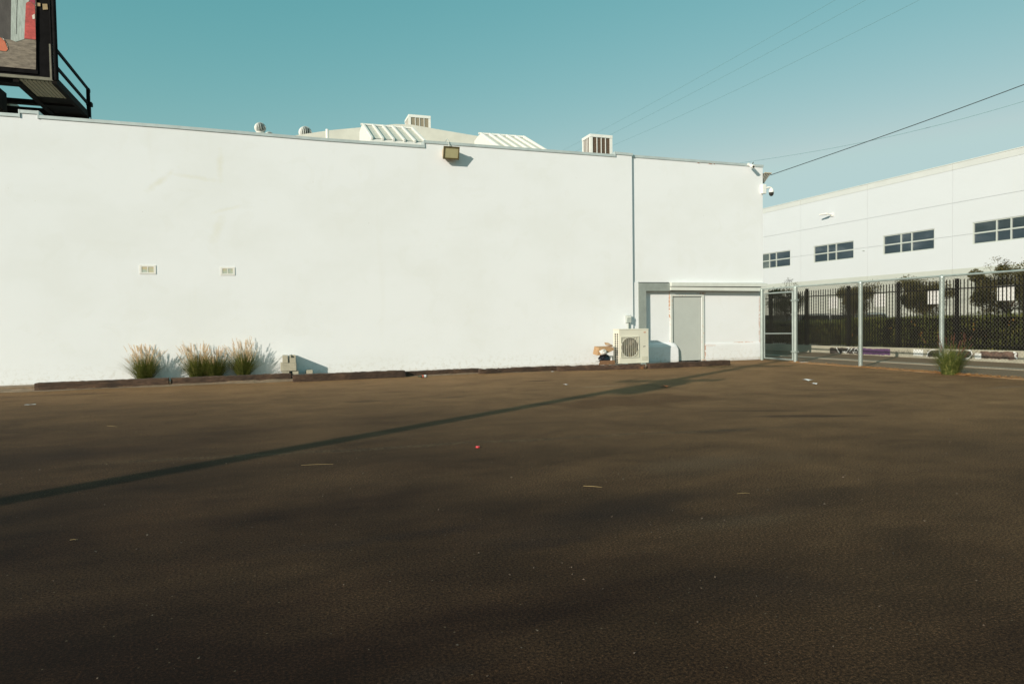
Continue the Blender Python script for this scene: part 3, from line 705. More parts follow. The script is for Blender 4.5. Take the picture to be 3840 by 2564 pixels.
def cooler(x0, x1, y0, y1, z0, z1, cav, label, roofz):
    t = thing('rooftop_cooler', label, 'air cooler', ((x0+x1)/2, (y0+y1)/2, roofz), 'boxy coolers on the roof')
    mb = MB(); b = .06*(x1-x0)/.8
    mb.bbox(x0-.01, x1+.01, y0-.01, y1+.01, z1-.10*(x1-x0)/.8, z1, .012)
    mb.box(x0, x1, y0, y1, z0, z0+.06)
    for (x, y) in ((x0,y0),(x1-.09,y0),(x0,y1-.09),(x1-.09,y1-.09)): mb.box(x, x+.09, y, y+.09, z0+.06, z1-.08)
    pitch = (x1-x0-.18)/4
    for i in range(1, 4):
        x = x0+.09+pitch*i; mb.box(x-.012, x+.012, y0+.003, y0+.02, z0+.06, z1-.09)
        y = y0+.09+(y1-y0-.18)/4*i; mb.box(x0+.003, x0+.02, y-.012, y+.012, z0+.06, z1-.09)
    for (x, y) in ((x0+.05,y0+.05),(x1-.1,y0+.05),(x0+.05,y1-.1),(x1-.1,y1-.1)): mb.box(x, x+.05, y, y+.05, roofz, z0)
    mb.build('casing', M['white'], t)
    mb = MB(); mb.box(x0+.024, x1-.024, y0+.024, y1-.024, z0+.062, z1-.092); mb.build('pad', cav, t)
cooler(5.18, 6.09, 28, 28.9, 8.95, 9.85, M['cooler_pad_grey'], 'beige louvred rooftop cooler rising behind the left skylight', 8.7)
yb = PX(2184,520,9.53).y
cooler(9.52, 10.31, 20, yb, 6.40, 7.29, M['cooler_pad'], 'rooftop cooler with rusty brown pads near the step in the parapet', 5.72)

# ------------------------------------------------------------------ billboard
BX = -6.80; Y1 = 26.0; Y2 = 29.9; ZB = 9.36
bb = thing('billboard', 'black steel billboard with railed catwalk rising over the left end of the roof', 'billboard', (-10, 28, 5.7))
XLb = -19.0
fy = Y1
mb = MB()   # face panel box
def bp(px, py): return PY(px, py, fy)
zt = 15.6
edge = bp(140,150).x                     # right edge of the poster
zlow = bp(60,268).z
mb.box(XLb, edge-.02, fy+.02, fy+.3, zlow-.02, zt); mb.build('panel', M['black'], bb)
# the poster: a photographed workbench scene, kept as plain colour areas
po = MB(); yy = fy-.004
def pp(lst, mi, lift=0):
    po.add([(bp(*q).x, yy-lift, bp(*q).z) for q in lst], [tuple(range(len(lst)))], mi)
zt_px = -950
pp([(-1500,-1100),(140,-950),(140,300),(139,268),(0,252),(-1500,90)][:0] or [(-1300,120),(-1300,-980),(139,-900),(135,262),(0,250)], 0)
pp([(-1300,70),(-1300,-980),(46,-880),(44,0),(41,150),(-10,145)], 1, .004)
pp([(41,150),(43,0),(46,-700),(128,-690),(112,0),(98,30),(92,148),(60,158)], 2, .008)
pp([(92,146),(96,60),(98,14),(106,8),(122,12),(132,24),(135,148),(133,150)], 3, .012)
pp([(112,8),(116,-40),(122,-600),(134,-600),(132,20),(122,10)], 4, .010)
pp([(-200,90),(-20,128),(8,146),(24,162),(31,186),(24,194),(-10,190),(-200,150)], 5, .012)
pp([(8,143),(24,160),(31,186),(33,192),(27,166),(16,148)], 6, .016)
pp([(121,60),(131,54),(132,72),(124,74)], 6, .018)
pp([(64,0),(66,0),(63,130),(61,130)], 1, .012)
def poster_mat(name, c, c2, sc, st=(1,1,1)):
    m, n_, b = nt(name); k = N(n_)
    f = k.noise(sc, 7, .75, k.map(st), .4)
    k.link(k.ramp(f, [(.36,c),(.62,c2)]), b.inputs['Base Color']); b.inputs['Roughness'].default_value = .6
    return m
pm = [poster_mat('poster_bench', (.075,.058,.042), (.235,.19,.145), 3, (1,1,4)), poster_mat('poster_charcoal', (.025,.021,.019), (.06,.052,.047), 2, (2,1,.5)),
      poster_mat('poster_board', (.26,.30,.27), (.42,.47,.44), 4, (6,1,.6)), poster_mat('poster_red', (.26,.03,.025), (.55,.07,.06), 3, (1,1,2)),
      poster_mat('poster_crimson', (.28,.02,.05), (.34,.03,.06), 3), poster_mat('poster_orange', (.40,.09,.04), (.56,.15,.07), 3),
      poster_mat('poster_highlight', (.6,.5,.42), (.7,.66,.6), 5)]
po.build('poster', pm, bb, fix=False)
mb = MB()   # dark surround between poster and edge trim
xr = bp(196,150).x
mb.box(edge-.015, xr, fy+.05, fy+.30, ZB-.02, zt)
mb.box(XLb, edge-.015, fy+.06, fy+.29, ZB-.02, zlow-.02)
mb.build('frame', M['black'], bb)
mb = MB()
mb.box(XLb, xr, fy-.06, fy+.0, ZB-.02, ZB+.07); mb.box(xr-.08, xr+.02, fy-.06, fy+.0, ZB+.07, ZB+1.15)
mb.build('edge_trim', simple('weathered_trim', (.17,.16,.12), .7, 0, .2, 5), bb)
mb = MB()   # plywood scraps behind
mb.box(bp(138,20).x, bp(151,20).x, fy+.02, fy+.046, bp(145,23).z, bp(145,11).z)
mb.add([(bp(158,14).x,fy+.03,bp(158,14).z),(bp(176,14).x,fy+.03,bp(176,14).z),(bp(179,35).x,fy+.03,bp(179,35).z),(bp(160,36).x,fy+.03,bp(160,36).z)], [(0,1,2,3)])
mb.box(bp(184,20).x, bp(190,20).x, fy+.02, fy+.046, bp(187,33).z, zt-1)
mb.build('plywood_patch', simple('plywood', (.33,.24,.13), .8, 0, .2, 6), bb)
mb = MB()   # railing on the right side of the catwalk
zr = [ZB+1.0, ZB+.58]
mb.tube([(BX+.12,fy-.05,ZB),(BX+.10,fy-.05,zt)], .065, 8)
mb.tube([(BX+.02,fy-.05,ZB),(BX-.02,fy-.05,zt)], .03, 6)
for i in range(22): mb.bar((BX-.01,fy-.05,ZB+.25+i*.28),(BX+.11,fy-.05,ZB+.25+i*.28+.02), .022)
for z in (ZB+1.03, ZB+.46): mb.bar((BX+.12,fy-.1,z-.02),(BX+.12,Y2+.25,z-.04), .05, .11)
mb.bar((BX+.12,Y2,ZB-.05),(BX+.12,Y2,ZB+1.02), .11, .11)
mb.box(BX+.06,BX+.24,Y2-.1,Y2+.14,ZB+.36,ZB+.5)
mb.build('railing', M['black'], bb)
mb = MB()
mb.bar((BX+.05,fy-.05,ZB),(BX+.05,Y2+.1,ZB+.04), .14, .22)          # outer side beam
mb.bar((BX-1.02,fy,ZB-.02),(BX-1.02,Y2+.5,ZB-.0), .16, .24)            # inner side beam
mb.bar((XLb,fy+.35,ZB-.05),(BX-1.0,fy+.35,ZB-.05), .40, .16)           # beam under the face
mb.bar((XLb,Y2-1.3,ZB-.03),(BX,Y2-1.3,ZB-.03), .22, .16)
mb.bar((XLb,Y2,ZB-.02),(BX+.1,Y2,ZB-.02), .30, .26)
mb.bar((BX-2.6,fy,ZB-.10),(BX-2.6,Y2+.3,ZB-.10), .26, .3)
mb.bar((BX-4.6,fy,ZB-.15),(BX-4.6,Y2+.3,ZB-.15), .26, .3)
mb.box(BX-.94,BX-.02,fy+1.7,Y2-.14,ZB-.04,ZB-.0)                      # closed plate of the rear bay
mb.build('platform', M['brownblack'], bb)
mb = MB()
for i in range(8):
    x = BX-.92+i*.115; mb.box(x, x+.09, fy+.01, fy+1.68, ZB-.06, ZB-.02)
mb.build('deck', simple('grating', (.24,.20,.135), .7, .1, .15, 6), bb)
mb = MB(); mb.box(BX-2.9, BX-1.75, fy+.6, fy+1.5, ZB-.75, ZB-.1); mb.build('control_box', M['brownblack'], bb)
mb = MB(); mb.tube([(-11.5,28,5.73),(-11.5,28,15)], .38, 20); mb.tube([(-16,28,5.73),(-16,28,15)], .38, 20); mb.build('column', M['brownblack'], bb)
cab = []
for t in [i/24 for i in range(25)]:
    if t < .25: cab.append((BX+.16, Y2+.12, ZB+.42-(t/.25)*.62))
    else:
        u = (t-.25)/.75; cab.append((BX+.16-.9*u-1.0*u*u, Y2+.12, ZB-.2-.22*math.sin(min(1,u*2.4)*math.pi/2)+.02*u))
mb = MB(); mb.tube(cab, .018, 6); mb.build('cable', M['black'], bb)
mb = MB(); mb.bar((PY(236,415,Y2-.4).x, Y2-.4, ZB-.2), (PY(236,432,Y2-.4).x, Y2-.4, PY(236,434,Y2-.4).z), .14, .14)
mb.bar((-8.9,Y2,ZB-.2),(-8.9,Y2,5.73), .16, .16); mb.build('strut', M['brownblack'], bb)
en = thing('rooftop_hut', 'small ribbed metal rooftop hut under the billboard at the far left', 'hut', (-9.3, 29, 5.7))
mb = MB(); a = PY(0,400,31); b = PY(36,400,31)
for i in range(22):
    x = b.x-.0-i*.13; mb.box(x-.10, x, 31.0, 31.05, 5.73, PY(10,372,31).z)
mb.box(b.x-2.9, b.x+.02, 31.052, 33, 5.73, PY(10,370,31).z+.03); mb.build('siding', simple('ribbed_siding', (.28,.25,.19), .7, 0, .15, 6), en)
sm = thing('roof_flashing', 'small blue-grey metal flashing on the parapet next to the raised block at left', 'flashing', (-4.95, 18.2, 6.13))
mb = MB(); a = PY(140,418,18.2); b = PY(158,434,18.2); mb.prism([(a.x,6.13),(a.x,a.z+.0),(b.x,6.13)], 'y', 18.15, 18.32); mb.build('sheet', M['coping'], sm)

# ------------------------------------------------------------------ outdoor unit, boxes and blocks
ac = thing('air_conditioner', 'cream outdoor air conditioner with round fan standing by the grey steel frame', 'air conditioner', (9.57, 17.55, .04))
X0, X1, Ya, Yb, Z0, Z1 = 9.10, 10.04, 17.35, 17.72, .10, 1.08
for (a, b) in ((X0+.1,X0+.25),(X1-.25,X1-.1)): mb = MB(); mb.box(a, b, Ya-.02, Yb+.02, .03, Z0); mb.build('foot', M['galv'], ac)
fx, fz, fr_ = 9.435, .555, .285
def holed_panel(x0, x1, z0, z1, cx, cz, r, y, th, seg=40):
    """flat plate with a round hole"""
    mb = MB(); vs = []; 
    for j in range(seg):
        t = 2*math.pi*j/seg; dx, dz = math.cos(t), math.sin(t)
        k = min(((x1-cx)/dx if dx > 1e-6 else (x0-cx)/dx if dx < -1e-6 else 1e9), ((z1-cz)/dz if dz > 1e-6 else (z0-cz)/dz if dz < -1e-6 else 1e9))
        vs.append(((cx+r*dx, y, cz+r*dz), (cx+k*dx, y, cz+k*dz), (cx+r*dx, y+th, cz+r*dz)))
    for j in range(seg):
        a, b = vs[j], vs[(j+1) % seg]
        mb.add([a[0], b[0], b[1], a[1]], [(0,1,2,3)]); mb.add([a[0], b[0], b[2], a[2]], [(0,1,2,3)])
    for (cxn, czn) in ((x0,z0),(x1,z0),(x1,z1),(x0,z1)):
        # close the corners
        best = sorted(range(seg), key=lambda j: abs(math.atan2(czn-cz, cxn-cx)-math.atan2(vs[j][1][2]-cz, vs[j][1][0]-cx)))[:2]
        mb.add([vs[best[0]][1], vs[best[1]][1], (cxn, y, czn)], [(0,1,2)])
    return mb
gx0, gx1, gz0, gz1 = X0+.05, 9.72, .27, .86
body = MB()
body.box(X0, X1, Yb-.02, Yb, Z0, Z1-.03); body.box(X1-.02, X1, Ya, Yb-.02, Z0, Z1-.03); body.box(X0+.02, X1-.02, Ya+.01, Yb-.02, Z0, Z0+.02)
body.bbox(X0-.008, X1+.008, Ya-.008, Yb+.008, Z1-.03, Z1, .008)
wallgrid(body, 'y', Ya, .012, X0, X1-.02, Z0, Z1-.03, [(gx0,gx1,gz0,gz1)])
bo = body.build('casing', M['plastic'], ac)
sp = MB(); hs = []
for i in range(14):
    z = Z1-.13-i*.0655
    hs += [(Ya+.07, Ya+.16, z-.048, z), (Ya+.20, Ya+.29, z-.048, z)]
wallgrid(sp, 'x', X0, .012, Ya+.013, Yb-.021, Z0, Z1-.031, hs); sp.build('side_grille', M['plastic'], ac)
ins = MB(); ins.box(X0+.02, X0+.04, Ya+.03, Yb-.03, Z0+.03, Z1-.05); ins.build('coil', M['dark'], ac)
hp = holed_panel(gx0, gx1, gz0, gz1, fx, fz, fr_, Ya+.008, .03); hp.build('fan_shroud', M['plastic_side'], ac)
fan = MB()
fan.lathe([(.001,0),(.07,0),(.075,.03)], (0,0,0), 16)
fan.v = [(fx+x, Ya+.09+z_, fz+y) for (x, y, z_) in fan.v]
for i in range(3):
    a0 = 2*math.pi*i/3+.5; rows = []
    for j in range(7):
        t = a0+j*.14
        rows += [(fx+.06*math.cos(t), Ya+.07+.012*j, fz+.06*math.sin(t)), (fx+.265*math.cos(t+.2), Ya+.06+.014*j, fz+.265*math.sin(t+.2))]
    fan.add(rows, [(j*2,j*2+1,j*2+3,j*2+2) for j in range(6)], 0, True)
fan.build('fan', M['fan'], ac, fix=False)
bk = MB(); bk.box(gx0-.01, gx1+.01, Ya+.2, Ya+.21, gz0-.01, gz1+.01); bk.build('fan_back', simple('fan_cavity', (.30,.25,.12), .7, 0, .3, 6), ac)
gr = MB()
for i in range(9):
    x = gx0+.03+i*(gx1-gx0-.06)/8; gr.box(x-.006, x+.006, Ya-.022, Ya-.014, gz0+.01, gz1-.01)
for r_ in (.285,): gr.tube([(fx+r_*math.cos(2*math.pi*j/32), Ya-.012, fz+r_*math.sin(2*math.pi*j/32)) for j in range(33)], .008, 5, caps=False)
gr.box(gx0, gx1, Ya-.022, Ya+.0, gz1-.012, gz1+.008); gr.box(gx0, gx1, Ya-.022, Ya+.0, gz0-.008, gz0+.012)
gr.box(gx0-.008, gx0, Ya-.020, Ya+.0, gz0, gz1); gr.box(gx1, gx1+.008, Ya-.020, Ya+.0, gz0, gz1)
gr.build('fan_guard', M['plastic'], ac)
lb = MB(); lb.lathe([(.001,0),(1,0)], (0,0,0), 20); lb.v = [(9.92+x*.045, Ya-.0035, .975+y*.016) for (x, y, z_) in lb.v]; lb.build('badge', simple('faded_red_badge', (.55,.26,.17), .6, 0, .1, 30), ac, fix=False)
lb = MB(); lb.box(9.82, 10.0, Ya-.006, Ya-.001, .17, .285); lb.build('rating_label', M['plastic_side'], ac)
lb = MB(); lb.add([(9.86,Ya-.004,.575),(9.94,Ya-.004,.583),(9.945,Ya-.004,.573),(9.89,Ya-.004,.560),(9.87,Ya-.004,.555)], [(0,1,2,3,4)]); lb.build('handle_slot', M['dark'], ac, fix=False)
lb = MB(); lb.tube([(X1+.0,Ya+.12,.72),(X1+.02,Ya+.13,.70),(X1+.02,Ya+.13,.58),(X1+.0,Ya+.12,.57)], .009, 6); lb.tube([(X1,Yb-.1,.56),(X1+.2,Yb+.1,.555),(X1+.35,Yb+.5,.55)], .012, 6); lb.build('pipe', M['black'], ac)
slabm = MB(); slabm.box(8.95, 10.15, 17.1, 17.95, 0, .045); tag(slabm.build('concrete_pad', M['concrete']), 'low concrete pad under the air conditioner', 'concrete pad')

# rubbish behind the unit
rb = thing('cardboard_box', 'flattened open cardboard box lying on the timber left of the air conditioner', 'box', (8.6, 17.35, .1))
mb = MB()
a = PY(2236,1367,17.2); b = PY(2298,1350,17.2)
mb.add([(a.x,17.05,a.z),(b.x,17.05,a.z),(b.x+.02,17.12,b.z),(a.x+.08,17.12,b.z)], [(0,1,2,3)])
mb.add([(a.x+.08,17.12,b.z),(b.x+.02,17.12,b.z),(b.x,17.5,b.z-.05),(a.x+.1,17.5,b.z-.05)], [(0,1,2,3)])
m_ = mb.build('flap', M['card_dark'], rb, fix=False)
mb = MB(); pts = [PY(2240,1333,17.3), PY(2246,1304,17.3), PY(2300,1303,17.3), PY(2303,1312,17.3), PY(2282,1322,17.3), PY(2262,1330,17.3)]
vs = [p[:] for p in pts]+[(p.x+.03, p.y+.35, p.z+.03) for p in pts]; nn = len(pts)
mb.add(vs, [tuple(range(nn)), tuple(range(nn,2*nn))[::-1]]+[(i,(i+1)%nn,(i+1)%nn+nn,i+nn) for i in range(nn)])
mb.build('lid', M['card'], rb)
mb = MB(); p = PY(2284,1290,17.4); mb.add([(p.x-.14,17.35,p.z-.02),(p.x+.02,17.30,p.z+.0),(p.x+.12,17.4,p.z-.03),(p.x+.05,17.55,p.z+.03),(p.x-.1,17.5,p.z+.05)], [(0,1,2,3,4)])
mb.add([(p.x-.14,17.35,p.z-.03),(p.x+.02,17.30,p.z-.012),(p.x+.12,17.4,p.z-.04),(p.x+.08,17.35,p.z-.08)], [(0,1,2,3)]); mb.build('torn_piece', M['card'], rb, fix=False)
def blob(name, mat, c, s_, label, cat, seed):
    bm = bmesh.new(); bmesh.ops.create_icosphere(bm, subdivisions=3, radius=1); r_ = random.Random(seed)
    from mathutils import noise
    for v in bm.verts:
        d = 1+.35*noise.noise(v.co*1.6+Vector((seed,0,0)))+.16*noise.noise(v.co*5+Vector((0,seed,0)))
        v.co = Vector((c[0]+v.co.x*d*s_[0], c[1]+v.co.y*d*s_[1], max(.02, c[2]+v.co.z*d*s_[2])))
    mb = MB(); mb.addbm(bm, 0, False); return tag(mb.build(name, mat), label, cat)
p = PY(2262,1320,17.22); blob('plastic_bag', M['bag'], (p.x,17.22,p.z), (.115,.08,.075), 'crumpled pale plastic bag resting against the torn cardboard', 'bag', 3)
p = PY(2262,1342,17.35); blob('rubbish_bag', M['blackbag'], (p.x+.05,17.38,p.z-.02), (.17,.12,.12), 'black rubbish bag tucked under the torn cardboard', 'bag', 5)
bt = thing('clear_bottle', 'upright narrow bottle between the black bag and the air conditioner', 'bottle', (PY(2293,1350,17.3).x, 17.3, .1))
mb = MB(); q = bt.location; mb.lathe([(.001,0),(.028,0),(.03,.02),(.03,.13),(.012,.17),(.012,.20),(.001,.2)], (q.x,q.y,.1), 14); mb.build('body', M['paper'], bt)

def cmu(name_label, x0, x1, y0, y1, z0, z1, axis, label, broken=False):
    """hollow block: two cells run along the given axis"""
    t = MB(); th = .03
    if axis == 'z':
        t.box(x0, x1, y0, y0+th, z0, z1); t.box(x0, x1, y1-th, y1, z0, z1)
        for x in (x0, (x0+x1)/2-th/2, x1-th): t.box(x, x+th, y0+th, y1-th, z0, z1)
    elif axis == 'y':   # end-standing, cells open to the viewer's top
        t.bbox(x0, x1, y0, y0+th, z0, z1-(.0 if not broken else .055), .004)
        t.box(x0, x0+th, y0+th, y1, z0, z1); t.box(x1-th, x1, y0+th, y1, z0, z1-.001); t.box(x0+th, x1-th, y1-th, y1, z0, z1-.002)
        if broken:
            t.box(x0, x0+.035, y0, y0+th, z1-.055, z1-.01); t.box(x1-.03, x1, y0, y0+th, z1-.055, z1)
    o = t.build('concrete_block', M['cmu']); return tag(o, label, 'concrete block', 'loose concrete blocks beside the wall')
bl = lambda px, Y=17.5: PY(px, 1370, Y).x
cmu('', bl(1058), bl(1084), 17.58, 18.06, .03, .205, 'z', 'low concrete block at the bottom left of the small block pile')
cmu('', bl(1097), bl(1119), 17.55, 18.05, .03, .195, 'y', 'low concrete block at the bottom right of the small block pile')
t_ = MB(); t_.bbox(bl(1052), bl(1112), 17.56, 18.06, .207, PY(1080,1362,17.48).z, .012); tag(t_.build('concrete_block', M['cmu']), 'long concrete block laid flat in the middle of the small pile', 'concrete block', 'loose concrete blocks beside the wall')
zt2 = PY(1080,1362,17.48).z+.003; zt3 = PY(1080,1334,17.5).z
t_ = MB(); t_.bbox(bl(1060), bl(1081), 17.58, 18.07, zt2, zt3, .008); tag(t_.build('concrete_block', M['cmu']), 'upright plain concrete block on top of the pile at left', 'concrete block', 'loose concrete blocks beside the wall')
cmu('', bl(1087), bl(1110), 17.58, 18.07, zt2, zt3, 'y', 'upright concrete block with a notched top on the pile at right', True)
t_ = MB(); t_.bbox(bl(1150), bl(1173), 17.58, 18.06, .03, .205, .008); tag(t_.build('concrete_block', M['cmu']), 'single small concrete block standing apart right of the pile', 'concrete block', 'loose concrete blocks beside the wall')

# ------------------------------------------------------------------ timbers edging the lot
def timber(px0, py0, px1, py1, h, wd, label, chip=0, seed=1):
    a, b = G(px0, py0), G(px1, py1); r_ = random.Random(seed)
    d = (b-a); L = d.length; d.normalize(); nrm = Vector((-d.y, d.x, 0))
    if nrm.y < 0: nrm = -nrm
    n_ = 36; bm = MB(); rings = []
    for i in range(n_+1):
        t = i/n_; p = a+d*(L*t); e = .010
        j = lambda s_=.004: r_.uniform(-s_, s_)
        hh = h+j(.005)-(r_.uniform(0, chip) if chip and r_.random() < .45 else 0)
        if t in (0, 1): ins = .006
        else: ins = 0
        sec = [(0+ins, 0), (0+ins+j(), hh*.5), (0+ins+j(), hh-.018), (.018+j(), hh-ins), (wd*.5+j(), hh+j()-ins), (wd-.018, hh+j()-ins), (wd-ins, hh-.02), (wd-ins, 0)]
        rings.append([tuple(p+nrm*u+Vector((0,0,v-.0))) for u, v in sec])
    k = len(rings[0])
    for i in range(n_):
        for j in range(k-1): bm.add([rings[i][j], rings[i+1][j], rings[i+1][j+1], rings[i][j+1]], [(0,1,2,3)])
    bm.add(rings[0], [tuple(range(k))]); bm.add(rings[-1], [tuple(range(k))[::-1]])
    o = bm.build('timber_sleeper', M['wood']); return tag(o, label, 'timber', 'timber sleepers edging the parking lot')
timber(129,1467,632,1446,.175,.2,'leftmost timber sleeper, in front of the single grass clump',0,1)
timber(641,1445,1093,1425,.165,.19,'timber sleeper in front of the paired grass clumps',0,2)
timber(1100,1433,1520,1414,.17,.2,'dark timber sleeper in front of the small concrete block pile',0,3)
timber(1524,1412,1799,1399,.125,.19,'timber sleeper with a bottle lying against it',0,4)
timber(1801,1402,2097,1389,.125,.19,'weathered timber sleeper right of the one with the bottle',.02,5)
timber(2093,1392,2421,1383,.135,.2,'splintered timber sleeper with an orange patch below the air conditioner',.03,6)
timber(2439,1383,2739,1369,.145,.2,'rightmost dark timber sleeper lying in front of the grey door',0,8)
# bottle lying at the fourth timber
bt = thing('bottle', 'dark bottle with red and white label lying against a timber', 'bottle', G(1580,1418))
q = G(1568,1417); q2 = G(1600,1415); mb = MB(); mb.tube([(q.x,q.y,.035),(q.x+.06,q.y,.035),(q.x+.075,q.y,.035),(q.x+.22,q.y+.02,.035),(q2.x,q.y+.02,.035)], [.012,.012,.033,.034,.028], 12); mb.build('glass', simple('dark_green_glass', (.02,.05,.035), .15, 0, .1, 9), bt)
mb = MB(); mb.tube([(q.x+.085,q.y,.035),(q.x+.135,q.y+.006,.035)], .0355, 12, caps=False); mb.build('label_band', M['redlabel'], bt, fix=False)
mb = MB(); mb.tube([(q.x+.137,q.y+.006,.035),(q.x+.195,q.y+.014,.035)], .0358, 12, caps=False); mb.build('label_band', M['paper'], bt, fix=False)

# ------------------------------------------------------------------ litter
def scrap(name, px, py, w_, l_, mat, label, cat, rot=0, curl=.006, seed=1):
    q = G(px, py); r_ = random.Random(seed); mb = MB(); c, s_ = math.cos(rot), math.sin(rot); nx = 5; vs = []
    for i in range(nx+1):
        for j in range(3):
            u = (i/nx-.5)*w_*(1+r_.uniform(-.1,.1)); v = (j/2-.5)*l_*(1+r_.uniform(-.25,.25))
            vs.append((q.x+u*c-v*s_, q.y+u*s_+v*c, .006+curl*abs(math.sin(i*1.7+j))+r_.uniform(0,curl)))
    mb.add(vs, [(i*3+j,(i+1)*3+j,(i+1)*3+j+1,i*3+j+1) for i in range(nx) for j in range(2)])
    return tag(mb.build(name, mat, fix=False), label, cat)
scrap('paper_scrap', 112,1519,.16,.06,M['paper'],'white paper slip lying on the asphalt at the far left','paper')
scrap('paper_scrap', 3027,1427,.15,.16,M['paper'],'larger white paper scrap on the asphalt in front of the chain link gate','paper',.2,.012,2)
scrap('paper_scrap', 3056,1441,.10,.08,M['paper'],'smaller white paper scrap just right of the larger one before the gate','paper',.6,.012,3)
scrap('paper_scrap', 3020,1361,.30,.14,M['paper'],'long white paper strip lying at the foot of the chain link fence','paper',-.3,.02,4)
scrap('paper_scrap', 2121,1444,.07,.10,M['paper'],'tiny white scrap on the asphalt in front of the air conditioner','paper',.3,.01,5)
scrap('dry_leaf', 2494,1452,.13,.16,M['leaf_orange'],'orange dry leaf inside the pole shadow','leaf',.5,.02,6)
scrap('paper_scrap', 2071,1395,.06,.08,M['paper'],'tiny white scrap beside the weathered timber','paper',.3,.01,7)
cp = G(1792,1678); mb = MB(); mb.lathe([(.001,.014),(.020,.016),(.023,.010),(.024,0)], (cp.x,cp.y,.002), 14); tag(mb.build('bottle_cap', M['red']), 'bright red plastic bottle cap on the open asphalt', 'litter')  # red plastic bottle cap, open side down
def straw(px0, py0, px1, py1, label, r_=.0014):
    a, b = G(px0, py0), G(px1, py1); m_ = (a+b)/2; mb = MB()
    mb.tube([(a.x,a.y,.004),(m_.x,m_.y+.004,.006),(b.x,b.y,.004)], [r_, r_, r_*.6], 5); tag(mb.build('straw', M['straw']), label, 'straw')
straw(1129,1745,1250,1741,'long pale straw on the asphalt left of centre')
straw(2188,1823,2258,1828,'bright yellow straw on the asphalt right of centre',.0019)
straw(2764,1852,2812,1850,'short thin straw far right of the bright yellow one')
straw(402,1597,440,1601,'short straw on the asphalt near the left shadow')
straw(262,2026,292,2024,'small orange stick in the dark foreground at left')
pebs = MB(); r_ = random.Random(11)
for i in range(2600):
    y = r_.uniform(1.8, 16.5); x = r_.uniform(-7+ (0 if y > 5 else 3), 14.2); s_ = r_.choice((.003,.004,.006,.009))
    v = [(x+r_.uniform(-s_,s_), y+r_.uniform(-s_,s_), r_.uniform(.001,s_*1.4)) for _ in range(5)]
    pebs.add(v, [(0,1,2),(0,2,3),(0,3,4),(0,4,1),(1,2,3),(2,3,4)])
tag(pebs.build('gravel', simple('pebble', (.12,.09,.065), .9, 0, .6, 60), fix=False), 'tiny loose stones scattered over the asphalt', kind='stuff')

# ------------------------------------------------------------------ grasses
def grass(x, y, rad, hg, nb, npl, seed, label, plume=None, z0=.03, lean=0.0, wide=1.0, leafm=None):
    r_ = random.Random(seed); plume = plume or M['plume']
    t = thing('fountain_grass', label, 'ornamental grass', (x, y, z0), 'fountain grass clumps')
    mb = MB(); pl = MB(); st = MB()
    def blade(mb, L, w_, az, lay, droop, base, segs=6):
        p = Vector((x+base*math.cos(az)*wide, y+base*math.sin(az)*.8, z0)); el = R(90)-lay; path = [p.copy()]; step = L/segs
        for i in range(segs):
            p = p+Vector((math.cos(az)*math.cos(el)*wide, math.sin(az)*math.cos(el), math.sin(el)))*step; path.append(p.copy()); el -= droop/segs
            p = path[-1]
        if path[-1].y > WALL-.02:
            for q in path: q.y = min(q.y, WALL-.015)
        side = Vector((-math.sin(az+r_.uniform(-.8,.8)), math.cos(az), 0)).normalized(); vs = []
        for i, q in enumerate(path):
            ww = w_*(1-(i/segs)**2)*.5+.0004; vs += [q-side*ww, q+side*ww]
        mb.add(vs, [(i*2,i*2+1,i*2+3,i*2+2) for i in range(segs)], 0, True); return path
    for i in range(nb):
        az = r_.uniform(0, 2*math.pi); q = r_.random()
        blade(mb, hg*r_.uniform(.40,.86), r_.uniform(.0035,.0075), az, R(2+34*q*q+r_.uniform(0,5)), R(r_.uniform(10,55)), rad*.55*r_.random()**.5)
    for i in range(npl):
        az = r_.uniform(0, 2*math.pi); q = r_.random()
        path = blade(mb, hg*r_.uniform(.42,.86), .003, az, R(1+20*q*q), R(r_.uniform(3,22)), rad*.6*r_.random()**.5)
        d = (path[-1]-path[-2]).normalized(); a = path[-1]; L = r_.uniform(.14,.24)*(hg/1.0)
        # fuzzy plume of fine bristles
        for k in range(70):
            u = k/70; b = a+d*(L*u)+Vector((0,0,-.02*u*u)); aa = r_.uniform(0, 2*math.pi)
            o = (d*1.5+Vector((math.cos(aa), math.sin(aa), r_.uniform(-.3,.5)))).normalized()*(.030*(1-.6*u)+.006)
            s2 = d.cross(o).normalized()*.0026
            e = b+o
            if e.y > WALL-.01: e.y = WALL-.01
            if b.y > WALL-.01: b.y = WALL-.01
            pl.add([b-s2, b+s2, e], [(0,1,2)])
    mb.build('foliage', leafm or M['blade'], t, fix=False); pl.build('plume', plume, t, fix=False)
grass(-3.03,17.86,.22,.93,1250,95,21,'leftmost fountain grass clump standing alone against the white wall')
grass(-1.90,17.86,.22,.93,1200,95,22,'left clump of the wide fountain grass pair, second from left')
grass(-1.53,17.86,.22,.80,1100,70,23,'shorter green fountain grass merging with its left neighbour')
grass(-.88,17.87,.17,1.02,1000,85,24,'tall fountain grass clump nearest to the concrete blocks')
q = G(3566,1404); grass(q.x+.0,q.y,.36,.98,850,34,25,'green fountain grass with burgundy plumes at the chain link post',M['plume_red'],.0, leafm=leafmat('green_grass_blade', [(.35,(.040,.060,.016)),(.5,(.11,.14,.035)),(.65,(.34,.33,.11))], 14))

